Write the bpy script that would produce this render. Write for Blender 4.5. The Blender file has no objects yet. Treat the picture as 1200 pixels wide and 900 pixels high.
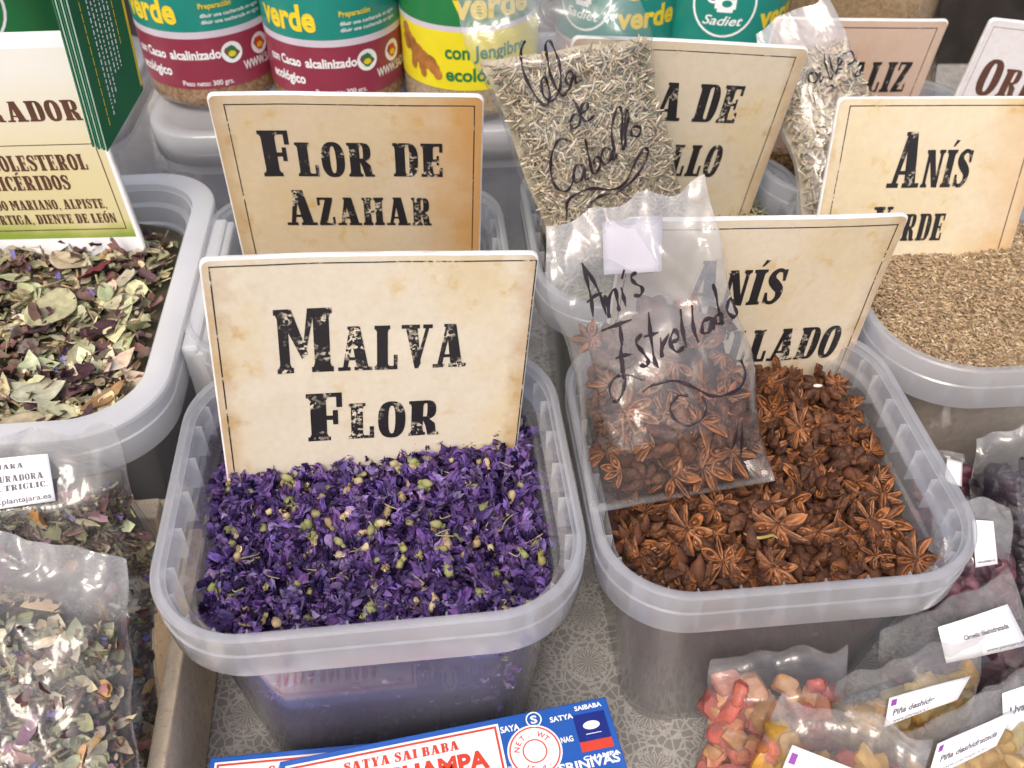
import bpy, math, random
import numpy as np
from mathutils import Vector, Matrix, Euler, noise
PI = math.pi
R_ = math.radians
scene = bpy.context.scene
COL = scene.collection
U_ = 0.01            # everything below is written in centimetres

# ------------------------------------------------------------------ camera
F_PX, PITCH, CAM_Z = 1100.0, R_(42.68), 46.0
cam_d = bpy.data.cameras.new('camera')
cam = bpy.data.objects.new('camera', cam_d); COL.objects.link(cam)
cam.location = (0, 0, CAM_Z*U_)
cam.rotation_euler = (PI/2-PITCH, 0, 0)
cam_d.sensor_width = 36; cam_d.lens = 36*F_PX/1200
cam_d.clip_start = 0.02; cam_d.clip_end = 100
cam_d.dof.use_dof = True; cam_d.dof.focus_distance = 0.43; cam_d.dof.aperture_fstop = 13
scene.camera = cam
# ------------------------------------------------------------------ light: bright overcast day
SUN_EL, SUN_AZ = R_(54), R_(200)
w = bpy.data.worlds.new('World'); scene.world = w; w.use_nodes = True
nt = w.node_tree; nt.nodes.clear()
sky = nt.nodes.new('ShaderNodeTexSky'); sky.sky_type = 'NISHITA'; sky.sun_disc = False
sky.sun_elevation = SUN_EL; sky.sun_rotation = SUN_AZ
sky.air_density = 1.0; sky.dust_density = 6.0; sky.ozone_density = 0.6
bg = nt.nodes.new('ShaderNodeBackground'); bg.inputs['Strength'].default_value = 0.15
wo = nt.nodes.new('ShaderNodeOutputWorld')
nt.links.new(sky.outputs[0], bg.inputs[0]); nt.links.new(bg.outputs[0], wo.inputs[0])
sl = bpy.data.lights.new('sun', 'SUN'); sl.energy = 0.75; sl.angle = R_(24); sl.color = (1, .99, .975)
sun = bpy.data.objects.new('sun', sl); COL.objects.link(sun)
sd = Vector((math.sin(SUN_AZ)*math.cos(SUN_EL), math.cos(SUN_AZ)*math.cos(SUN_EL), math.sin(SUN_EL)))
sun.rotation_euler = sd.to_track_quat('Z', 'Y').to_euler()
sun.location = sd*3
scene.view_settings.view_transform = 'Standard'; scene.view_settings.look = 'None'
scene.view_settings.exposure = 0.48; scene.view_settings.gamma = 1
scene.cycles.transparent_max_bounces = 40
scene.cycles.max_bounces = 14
scene.cycles.transmission_bounces = 10

# ------------------------------------------------------------------ measuring helpers (camera model in cm)
_c, _s = math.cos(PITCH), math.sin(PITCH)
def ray(px, py):
    x = (px-600)/F_PX; y = -(py-450)/F_PX
    return np.array([x, _c+_s*y, -_s+_c*y])
def on(px, py, z):
    r = ray(px, py); return np.array([0, 0, CAM_Z])+r*((z-CAM_Z)/r[2])
def at(px, py, y):
    r = ray(px, py); return np.array([0, 0, CAM_Z])+r*(y/r[1])
def proj(P):
    x, y, z = P[0], P[1], P[2]-CAM_Z
    d = y*_c-z*_s; u = y*_s+z*_c
    return np.array([600+F_PX*x/d, 450-F_PX*u/d])

# ------------------------------------------------------------------ mesh helpers
class MB:
    """collects geometry (cm); build() links it as ONE mesh object"""
    def __init__(self): self.V = []; self.C = []; self.F = []; self.M = []; self.n = 0
    def add(self, V, F, mi=0, col=None):
        V = np.asarray(V, float).reshape(-1, 3)
        self.V.append(V); o = self.n; self.n += len(V)
        self.C.append(np.tile(np.array(col if col is not None else (1, 1, 1), float), (len(V), 1)) if np.ndim(col) < 2 else np.asarray(col, float))
        self.F.extend([tuple(i+o for i in f) for f in F])
        if isinstance(mi, (list, tuple)): self.M.extend(mi)
        else: self.M.extend([mi]*len(F))
    def build(self, name, mats, parent=None, world=False, smooth=True, shift=None):
        V = np.concatenate(self.V) if self.V else np.zeros((0, 3))
        if world and parent is not None:
            inv = np.array(parent.matrix_basis.inverted())
            V = V@inv[:3, :3].T+inv[:3, 3]/U_
        if shift is not None: V = V-np.asarray(shift)
        me = bpy.data.meshes.new(name)
        me.from_pydata((V*U_).tolist(), [], self.F)
        for m in (mats if isinstance(mats, (list, tuple)) else [mats]): me.materials.append(m)
        me.polygons.foreach_set('material_index', self.M)
        me.polygons.foreach_set('use_smooth', [smooth]*len(self.F))
        C = np.concatenate(self.C)
        if C.min() < 1:
            a = me.color_attributes.new('Col', 'FLOAT_COLOR', 'POINT')
            a.data.foreach_set('color', np.concatenate([C, np.ones((len(C), 1))], 1).astype(np.float32).ravel())
        me.update()
        o = bpy.data.objects.new(name, me); COL.objects.link(o)
        if parent is not None: o.parent = parent
        if shift is not None: o.location = np.asarray(shift)*U_
        return o
def tag(o, label=None, cat=None, group=None, kind=None):
    if label: o['label'] = label
    if cat: o['category'] = cat
    if group: o['group'] = group
    if kind: o['kind'] = kind
    return o
def thing(name, label, cat, loc=(0, 0, 0), rotz=0, group=None, basis=None):
    o = bpy.data.objects.new(name, None); COL.objects.link(o); o.empty_display_size = .02
    L = np.asarray(loc, float)*U_
    if basis is not None:
        X, Y, Z = basis
        o.matrix_basis = Matrix(((X[0], Y[0], Z[0], L[0]), (X[1], Y[1], Z[1], L[1]), (X[2], Y[2], Z[2], L[2]), (0, 0, 0, 1)))
    else:
        o.matrix_basis = Matrix.Translation(L)@Matrix.Rotation(rotz, 4, 'Z')
    return tag(o, label, cat, group)
def copy_thing(root, loc, rotz=0, label=None):
    r = root.copy(); COL.objects.link(r)
    r.matrix_basis = Matrix.Translation(np.asarray(loc, float)*U_)@Matrix.Rotation(rotz, 4, 'Z')
    if label: r['label'] = label
    for ch in root.children:
        c2 = ch.copy(); COL.objects.link(c2); c2.parent = r
        for g in ch.children:
            d = g.copy(); COL.objects.link(d); d.parent = c2
    return r
def box(mb, x0, x1, y0, y1, z0, z1, mi=0, col=None):
    V = [(x, y, z) for z in (z0, z1) for y in (y0, y1) for x in (x0, x1)]
    mb.add(V, [(0, 2, 3, 1), (4, 5, 7, 6), (0, 1, 5, 4), (2, 6, 7, 3), (0, 4, 6, 2), (1, 3, 7, 5)], mi, col)
def rrect(w, d, r, z, n=14, bow=0.0):
    """rounded rectangle loop"""
    r = max(min(r, w/2-.01, d/2-.01), .05); out = []
    for cx, cy, a0 in ((w/2-r, d/2-r, 0), (-w/2+r, d/2-r, 90), (-w/2+r, -d/2+r, 180), (w/2-r, -d/2+r, 270)):
        for i in range(n+1):
            a = R_(a0+90*i/n); out.append((cx+r*math.cos(a), cy+r*math.sin(a), z))
        # extra points along the straight side
    return out
def loft(mb, loops, cap0=False, cap1=False, mi=0, col=None):
    n = len(loops[0]); V = [p for l in loops for p in l]; F = []
    for k in range(len(loops)-1):
        for i in range(n):
            j = (i+1) % n
            F.append((k*n+i, k*n+j, (k+1)*n+j, (k+1)*n+i))
    if cap0: F.append(tuple(range(n))[::-1])
    if cap1: F.append(tuple((len(loops)-1)*n+i for i in range(n)))
    mb.add(V, F, mi, col)
def lathe(mb, prof, n=48, mi=0, col=None, a0=0, a1=2*PI):
    full = abs(a1-a0-2*PI) < 1e-6; m = n if full else n+1
    V = [(r*math.cos(a0+(a1-a0)*i/n), r*math.sin(a0+(a1-a0)*i/n), z) for r, z in prof for i in range(m)]
    F = []
    for k in range(len(prof)-1):
        for i in range(n):
            j = (i+1) % m; F.append((k*m+i, k*m+j, (k+1)*m+j, (k+1)*m+i))
    mb.add(V, F, mi, col)
def grid_faces(nu, nv, o=0, flip=False):
    F = []
    for j in range(nv-1):
        for i in range(nu-1):
            a = o+j*nu+i; f = (a, a+1, a+nu+1, a+nu); F.append(f[::-1] if flip else f)
    return F
def catmull(pts, k=6):
    P = [np.asarray(p, float) for p in pts]
    if len(P) < 3: return P
    P = [2*P[0]-P[1]]+P+[2*P[-1]-P[-2]]; out = []
    for i in range(1, len(P)-2):
        for t in np.linspace(0, 1, k, endpoint=False):
            out.append(.5*(2*P[i]+(P[i+1]-P[i-1])*t+(2*P[i-1]-5*P[i]+4*P[i+1]-P[i+2])*t*t+(-P[i-1]+3*P[i]-3*P[i+1]+P[i+2])*t**3))
    out.append(P[-2]); return out
def tube(mb, pts, rad, n=5, mi=0, col=None):
    P = [np.asarray(p, float) for p in pts]; V = []; m = len(P)
    rr = rad if hasattr(rad, '__len__') else [rad]*m
    up = np.array([.3, .2, 1.])
    for i in range(m):
        t = P[min(i+1, m-1)]-P[max(i-1, 0)]; t = t/(np.linalg.norm(t)+1e-9)
        a = np.cross(t, up); na = np.linalg.norm(a)
        a = a/na if na > 1e-4 else np.array([1., 0, 0]); b = np.cross(t, a)
        for k in range(n):
            q = 2*PI*k/n; V.append(P[i]+rr[i]*(a*math.cos(q)+b*math.sin(q)))
    F = []
    for i in range(m-1):
        for k in range(n):
            l = (k+1) % n; F.append((i*n+k, i*n+l, (i+1)*n+l, (i+1)*n+k))
    F.append(tuple(range(n))[::-1]); F.append(tuple((m-1)*n+k for k in range(n)))
    mb.add(V, F, mi, col)
def rot_rand(rng, tilt=None):
    """random rotation matrix; tilt = std of the lean away from flat"""
    if tilt is None:
        q = rng.normal(size=4); q /= np.linalg.norm(q); a, b, c, d = q
        return np.array([[1-2*(c*c+d*d), 2*(b*c-a*d), 2*(b*d+a*c)], [2*(b*c+a*d), 1-2*(b*b+d*d), 2*(c*d-a*b)], [2*(b*d-a*c), 2*(c*d+a*b), 1-2*(b*b+c*c)]])
    e = Euler((rng.normal()*tilt, rng.normal()*tilt, rng.uniform(0, 2*PI))); return np.array(e.to_matrix())
def nz(p, s=1.0, seed=0.0):
    return noise.noise(Vector((p[0]*s+seed*7.3, p[1]*s-seed*3.1, p[2]*s+seed)))

# ------------------------------------------------------------------ materials
def newmat(name):
    m = bpy.data.materials.new(name); m.use_nodes = True; t = m.node_tree; t.nodes.clear()
    out = t.nodes.new('ShaderNodeOutputMaterial'); return m, t, out
class NT:
    def __init__(s, t): s.t = t
    def n(s, typ, **kw):
        nd = s.t.nodes.new(typ)
        for k, v in kw.items(): setattr(nd, k, v)
        return nd
    def l(s, a, b): s.t.links.new(a, b)
    def noise(s, scale, detail=4, rough=.55, vec=None, dist=0):
        nd = s.n('ShaderNodeTexNoise'); nd.inputs['Scale'].default_value = scale; nd.inputs['Detail'].default_value = detail
        nd.inputs['Roughness'].default_value = rough; nd.inputs['Distortion'].default_value = dist
        if vec is not None: s.l(vec, nd.inputs['Vector'])
        return nd
    def ramp(s, fac, stops, interp='LINEAR'):
        r = s.n('ShaderNodeValToRGB'); r.color_ramp.interpolation = interp; e = r.color_ramp.elements
        while len(e) < len(stops): e.new(.5)
        for i, (p, c) in enumerate(stops):
            e[i].position = p; e[i].color = (*c, 1) if hasattr(c, '__len__') else (c, c, c, 1)
        s.l(fac, r.inputs[0]); return r
    def mix(s, fac, a, b, blend='MIX'):
        m = s.n('ShaderNodeMix', data_type='RGBA', blend_type=blend)
        for sock, v in ((m.inputs[0], fac), (m.inputs[6], a), (m.inputs[7], b)):
            if hasattr(v, 'links') or hasattr(v, 'is_linked'): s.l(v, sock)
            else: sock.default_value = v if not hasattr(v, '__len__') else ((*v, 1) if len(v) == 3 else v)
        return m.outputs[2]
    def math(s, op, a, b=None, clamp=False):
        m = s.n('ShaderNodeMath', operation=op, use_clamp=clamp)
        for sock, v in ((m.inputs[0], a), (m.inputs[1], b)):
            if v is None: continue
            if hasattr(v, 'is_linked'): s.l(v, sock)
            else: sock.default_value = v
        return m.outputs[0]
    def bump(s, h, strength=.3, dist=.002):
        b = s.n('ShaderNodeBump'); b.inputs['Strength'].default_value = strength; b.inputs['Distance'].default_value = dist
        s.l(h, b.inputs['Height']); return b.outputs[0]
    def schlick(s, normal=None):
        lw = s.n('ShaderNodeLayerWeight'); lw.inputs['Blend'].default_value = .5
        if normal is not None: s.l(normal, lw.inputs['Normal'])
        return s.math('ADD', s.math('MULTIPLY', s.math('POWER', lw.outputs['Facing'], 5), .96), .04)
    def obj(s): return s.n('ShaderNodeTexCoord').outputs['Object']
def solid(name, col, rough=.6, var=.12, scale=60, spec=.4, bump=0, coat=0):
    m, t, out = newmat(name); k = NT(t); p = k.n('ShaderNodeBsdfPrincipled'); k.l(p.outputs[0], out.inputs[0])
    nn = k.noise(scale, 5, vec=k.obj())
    lo = tuple(c*(1-var*2) for c in col); hi = tuple(min(1, c*(1+var)) for c in col)
    k.l(k.ramp(nn.outputs[0], [(.3, lo), (.7, hi)]).outputs[0], p.inputs['Base Color'])
    p.inputs['Roughness'].default_value = rough; p.inputs['Specular IOR Level'].default_value = spec
    if coat: p.inputs['Coat Weight'].default_value = coat; p.inputs['Coat Roughness'].default_value = .1
    if bump: k.l(k.bump(nn.outputs[0], bump), p.inputs['Normal'])
    return m
def organic(name, rough=.75, var=.35, scale=220, spec=.25, trans=0.0, bump=.3, gain=1.0):
    """plant matter: colour from the piece itself, mottled"""
    m, t, out = newmat(name); k = NT(t); p = k.n('ShaderNodeBsdfPrincipled'); k.l(p.outputs[0], out.inputs[0])
    a = k.n('ShaderNodeAttribute', attribute_name='Col')
    nn = k.noise(scale, 4, vec=k.obj())
    r = k.ramp(nn.outputs[0], [(.28, (1-var)*gain), (.72, (1+var*.6)*gain)])
    k.l(k.mix(1.0, a.outputs[0], r.outputs[0], 'MULTIPLY'), p.inputs['Base Color'])
    p.inputs['Roughness'].default_value = rough; p.inputs['Specular IOR Level'].default_value = spec
    if bump: k.l(k.bump(nn.outputs[0], bump), p.inputs['Normal'])
    if trans:
        tr = k.n('ShaderNodeBsdfTranslucent'); k.l(k.mix(1.0, a.outputs[0], r.outputs[0], 'MULTIPLY'), tr.inputs[0])
        mx = k.n('ShaderNodeMixShader'); mx.inputs[0].default_value = trans
        k.l(p.outputs[0], mx.inputs[1]); k.l(tr.outputs[0], mx.inputs[2]); k.l(mx.outputs[0], out.inputs[0])
    return m
def plastic(name, tint=(.97, .975, .99), clear=.50, frost=.25, trl=.55, gl=.03, rough=.2):
    """milky polypropylene: see-through, milky and shiny in proportion"""
    m, t, out = newmat(name); k = NT(t)
    tr = k.n('ShaderNodeBsdfTransparent'); tr.inputs[0].default_value = (*tint, 1)
    m0 = tr
    df = k.n('ShaderNodeBsdfDiffuse'); tl = k.n('ShaderNodeBsdfTranslucent')
    nn = k.noise(9, 4, vec=k.obj())
    cc = k.ramp(nn.outputs[0], [(.3, tuple(c*.9 for c in tint)), (.75, tint)])
    k.l(cc.outputs[0], df.inputs[0]); k.l(cc.outputs[0], tl.inputs[0])
    m1 = k.n('ShaderNodeMixShader'); m1.inputs[0].default_value = trl; k.l(df.outputs[0], m1.inputs[1]); k.l(tl.outputs[0], m1.inputs[2])
    m2 = k.n('ShaderNodeMixShader'); k.l(k.ramp(nn.outputs[0], [(.2, 1-clear-.08), (.8, 1-clear+.08)]).outputs[0], m2.inputs[0])
    k.l(m0.outputs[0], m2.inputs[1]); k.l(m1.outputs[0], m2.inputs[2])
    g = k.n('ShaderNodeBsdfGlossy'); g.inputs['Roughness'].default_value = rough
    sc = k.noise(60, 6, .7, vec=k.obj()); bp = k.bump(sc.outputs[0], .025, .001)
    k.l(bp, g.inputs['Normal'])
    m3 = k.n('ShaderNodeMixShader'); k.l(k.math('ADD', k.schlick(bp), gl, True), m3.inputs[0]); k.l(m2.outputs[0], m3.inputs[1]); k.l(g.outputs[0], m3.inputs[2])
    k.l(m3.outputs[0], out.inputs[0]); return m
def film(name, haze=.07, rough=.1, bump=.25, scale=55, stretch=(1, 1, 1)):
    """clear cellophane"""
    m, t, out = newmat(name); k = NT(t)
    mp = k.n('ShaderNodeMapping'); mp.inputs['Scale'].default_value = stretch; k.l(k.obj(), mp.inputs[0])
    n1 = k.noise(scale, 3, .5, vec=mp.outputs[0], dist=.8)
    rg = k.math('ABSOLUTE', k.math('SUBTRACT', n1.outputs[0], .5))
    bp = k.bump(rg, bump, .004)
    tr = k.n('ShaderNodeBsdfTransparent'); tr.inputs[0].default_value = (.97, .97, .97, 1)
    df = k.n('ShaderNodeBsdfDiffuse'); df.inputs[0].default_value = (.85, .85, .87, 1)
    tl = k.n('ShaderNodeBsdfTranslucent'); tl.inputs[0].default_value = (.85, .85, .87, 1)
    m1 = k.n('ShaderNodeMixShader'); m1.inputs[0].default_value = .5; k.l(df.outputs[0], m1.inputs[1]); k.l(tl.outputs[0], m1.inputs[2])
    n2 = k.noise(14, 4, vec=k.obj())
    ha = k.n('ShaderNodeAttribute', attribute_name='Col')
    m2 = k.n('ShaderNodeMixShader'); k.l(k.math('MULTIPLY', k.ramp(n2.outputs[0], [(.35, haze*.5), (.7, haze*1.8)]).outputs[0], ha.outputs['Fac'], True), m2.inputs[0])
    k.l(tr.outputs[0], m2.inputs[1]); k.l(m1.outputs[0], m2.inputs[2])
    g = k.n('ShaderNodeBsdfGlossy'); g.inputs['Roughness'].default_value = rough; k.l(bp, g.inputs['Normal'])
    m3 = k.n('ShaderNodeMixShader'); k.l(k.math('MULTIPLY', k.schlick(bp), 1.5, True), m3.inputs[0]); k.l(m2.outputs[0], m3.inputs[1]); k.l(g.outputs[0], m3.inputs[2])
    k.l(m3.outputs[0], out.inputs[0]); return m
def paper(name, base=(.66, .595, .48), stain=(.60, .45, .19), amount=.5, edge=(.55, .30, .08), edge_amt=0.0, seed=0.0):
    """aged laminated paper: foxing spots, yellow clouds and a browned edge"""
    m, t, out = newmat(name); k = NT(t); p = k.n('ShaderNodeBsdfPrincipled'); k.l(p.outputs[0], out.inputs[0])
    mp = k.n('ShaderNodeMapping'); mp.inputs['Location'].default_value = (seed, seed*.7, seed*1.3); k.l(k.obj(), mp.inputs[0]); v = mp.outputs[0]
    n1 = k.noise(18, 5, .6, vec=v); n2 = k.noise(75, 4, .6, vec=v); n3 = k.noise(240, 5, .65, vec=v)
    c = k.mix(k.ramp(n1.outputs[0], [(.45, 0), (.75, amount)]).outputs[0], base, stain)
    blot = k.math('MULTIPLY', k.ramp(n2.outputs[0], [(.58, 0), (.7, amount)]).outputs[0], k.ramp(n1.outputs[0], [(.4, 0), (.55, 1)]).outputs[0])
    c = k.mix(blot, c, (.55, .33, .06))
    c = k.mix(k.ramp(n3.outputs[0], [(.35, .12), (.6, 0)]).outputs[0], c, (.35, .27, .17))
    sx = k.n('ShaderNodeSeparateXYZ'); k.l(k.obj(), sx.inputs[0])   # handling dirt along the side edges
    ed = k.math('ADD', k.math('MULTIPLY', k.math('ABSOLUTE', sx.outputs[0]), 15), k.math('MULTIPLY', k.math('SUBTRACT', n2.outputs[0], .5), .35))
    c = k.mix(k.ramp(ed, [(.86, 0), (1.06, .6)]).outputs[0], c, (.42, .27, .13))
    if edge_amt:
        sp = k.n('ShaderNodeSeparateXYZ'); k.l(k.obj(), sp.inputs[0])
        e = k.math('ADD', k.math('MULTIPLY', sp.outputs[0], 15), k.math('MULTIPLY', k.math('SUBTRACT', n1.outputs[0], .5), 1.2))
        c = k.mix(k.math('MULTIPLY', k.ramp(e, [(.35, 0), (1.0, 1)]).outputs[0], edge_amt), c, edge)
    k.l(c, p.inputs['Base Color']); p.inputs['Roughness'].default_value = .42; p.inputs['Specular IOR Level'].default_value = .35
    k.l(k.bump(n1.outputs[0], .12, .003), p.inputs['Normal'])
    return m
def ink(name, col=(.018, .016, .018), wear=.5, worn=(.66, .58, .45), seed=0.):
    """stamped ink with small worn specks"""
    m, t, out = newmat(name); k = NT(t); p = k.n('ShaderNodeBsdfPrincipled'); k.l(p.outputs[0], out.inputs[0])
    mp = k.n('ShaderNodeMapping'); mp.inputs['Location'].default_value = (seed, seed, seed); k.l(k.obj(), mp.inputs[0])
    a = k.noise(520, 3, .6, vec=mp.outputs[0]); b = k.noise(75, 3, .6, vec=mp.outputs[0])
    f = k.math('MULTIPLY', k.ramp(a.outputs[0], [(.50, 0), (.56, 1)]).outputs[0], k.ramp(b.outputs[0], [(.57-wear*.1, 0), (.66-wear*.06, 1)]).outputs[0])
    k.l(k.mix(f, col, worn), p.inputs['Base Color']); p.inputs['Roughness'].default_value = .4
    return m
M = {}
M['tub'] = plastic('milky_plastic', clear=.60, trl=.7)
M['tub_body'] = plastic('milky_plastic_thin', clear=.86, trl=.5, gl=.055, rough=.085)
M['tub_white_body'] = plastic('white_plastic_thin', (.94, .945, .96), clear=.45)
M['tub_white'] = plastic('white_plastic', (.94, .945, .96), clear=.2, frost=.3, trl=.45)
M['lid'] = plastic('lid_plastic', (.88, .885, .90), clear=.42, frost=.3, trl=.4)
M['film'] = film('cellophane', haze=.13, rough=.07, bump=.35)
M['film_hazy'] = film('cellophane_hazy', haze=.27, rough=.07, bump=.35)
M['film_crisp'] = film('cellophane_creased', haze=.20, rough=.06, bump=.7, scale=45)
M['organic'] = organic('dried_plant')
M['petal'] = organic('dried_petal', rough=.65, trans=.25, var=.45, scale=160)
M['grain'] = organic('seed_husk', rough=.55, var=.25, scale=300)
M['fruit'] = organic('candied_fruit', rough=.3, var=.25, scale=200, spec=.5, trans=.5, bump=.35)
M['prune'] = organic('prune_skin', rough=.48, var=.5, scale=110, spec=.4, bump=.8)
def husk(name, cols, rough, scale, bump):
    m, t, out = newmat(name); k = NT(t); p = k.n('ShaderNodeBsdfPrincipled'); k.l(p.outputs[0], out.inputs[0])
    oi = k.n('ShaderNodeObjectInfo'); co = k.obj()
    n1 = k.noise(scale, 5, .65, vec=co, dist=.6); n2 = k.noise(scale*4, 4, .6, vec=co)
    a = k.ramp(n1.outputs[0], [(.30, cols[0]), (.5, cols[1]), (.70, cols[2])]).outputs[0]
    tone = k.ramp(oi.outputs['Random'], [(0, (.62, .60, .62)), (.5, (1, 1, 1)), (1, (1, .90, .68))]).outputs[0]
    a = k.mix(1.0, a, tone, 'MULTIPLY'); a = k.mix(k.ramp(n2.outputs[0], [(.55, 0), (.72, .5)]).outputs[0], a, (.30, .17, .09))
    k.l(a, p.inputs['Base Color']); p.inputs['Roughness'].default_value = rough; p.inputs['Specular IOR Level'].default_value = .3
    h = k.math('ADD', n1.outputs[0], k.math('MULTIPLY', n2.outputs[0], .4)); k.l(k.bump(h, bump, .003), p.inputs['Normal']); return m
M['bark'] = husk('star_anise_husk', [(.031, .013, .010), (.104, .041, .022), (.22, .096, .044)], .55, 130, .9)
M['bark_in'] = solid('star_anise_inner', (.32, .125, .046), .42, .4, 140, .4, .3)
M['seed'] = solid('star_anise_seed', (.17, .055, .016), .2, .25, 60, .5)
M['white'] = solid('white_card_edge', (.76, .74, .71), .5, .12, 70)
M['label'] = solid('white_label_paper', (.83, .83, .86), .5, .03, 40)
M['slip'] = solid('slip_paper', (.44, .42, .47), .6, .05, 40)
M['grey_ink'] = solid('grey_ink', (.13, .12, .15), .6, .1)
M['black_ink'] = solid('black_ink', (.02, .02, .025), .5, .1)
M['brown_ink'] = solid('brown_ink', (.11, .045, .03), .5, .15)
M['marker'] = solid('marker_ink', (.02, .010, .016), .3, .2)
M['marker_grey'] = solid('faded_marker_ink', (.03, .024, .03), .65, .25, spec=.1)
M['violet_ink'] = solid('violet_ink', (.25, .05, .33), .5, .1)
M['teal'] = solid('teal_label', (.015, .24, .19), .35, .06, 20, coat=.2)
M['maroon'] = solid('maroon_label', (.27, .035, .065), .35, .06, 20, coat=.2)
M['green'] = solid('green_label', (.02, .19, .055), .35, .06, 20, coat=.2)
M['yellow'] = solid('yellow_label', (.80, .68, .02), .35, .06, 20, coat=.2)
M['yellow_ink'] = solid('yellow_ink', (.78, .58, .03), .4, .05)
M['pale_band'] = solid('pale_label_band', (.62, .56, .63), .35, .06, 20)
M['pink'] = solid('pink_powder', (.62, .42, .38), .4, .06, 30)
M['white_ink'] = solid('white_ink', (.85, .86, .86), .4, .03)
M['root'] = solid('ginger_print', (.42, .17, .04), .5, .3, 90)
M['leaflet'] = solid('leaflet_green', (.016, .15, .06), .3, .08, 20, coat=.3)
M['blue'] = solid('blue_box_card', (.018, .10, .42), .32, .06, 25, coat=.3)
M['navy'] = solid('navy_print', (.012, .025, .20), .35, .06)
M['red'] = solid('red_print', (.62, .06, .03), .4, .06)
M['jar_lid'] = solid('jar_lid', (.25, .18, .10), .4, .1)

# ------------------------------------------------------------------ lettering
def q(*p): return [list(p)]
def ringpts(cx, cy, a, b, n=28, p=2.3, a0=0, a1=360):
    o = []
    for i in range(n+1):
        t = R_(a0+(a1-a0)*i/n); c, s = math.cos(t), math.sin(t)
        o.append((cx+a*math.copysign(abs(c)**(2/p), c), cy+b*math.copysign(abs(s)**(2/p), s)))
    return o
def band(A, B): return [[A[i], A[i+1], B[i+1], B[i]] for i in range(len(A)-1)]
def rc(x0, x1, y0, y1): return [[(x0, y0), (x1, y0), (x1, y1), (x0, y1)]]
SH = .085   # slab serif height
def stem(x, w, y0=0, y1=1, bot=True, top=True, o=.06):
    P = rc(x, x+w, y0, y1)
    for on_, ya, yb in ((bot, y0, y0+SH), (top, y1-SH, y1)):
        if on_: P += rc(x-o, x, ya, yb)+rc(x+w, x+w+o, ya, yb)
    if bot: P += [[(x-o*.45, y0+SH), (x, y0+SH), (x, y0+SH*1.7)], [(x+w, y0+SH), (x+w+o*.45, y0+SH), (x+w, y0+SH*1.7)]]
    if top: P += [[(x, y1-SH), (x-o*.45, y1-SH), (x, y1-SH*1.7)], [(x+w+o*.45, y1-SH), (x+w, y1-SH), (x+w, y1-SH*1.7)]]
    return P
def bowl(x, y0, y1, wd, th=.2, hb=.075):
    """half ring to the right of x"""
    cy = (y0+y1)/2; b = (y1-y0)/2
    A = [(x, y0)]+ringpts(x+wd*.25, cy, wd*.75, b, 18, 2.6, -90, 90)+[(x, y1)]
    B = [(x, y0+hb)]+ringpts(x+wd*.25, cy, max(wd*.75-th, .02), b-hb, 18, 2.6, -90, 90)+[(x, y1-hb)]
    return band(A, B)
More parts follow.
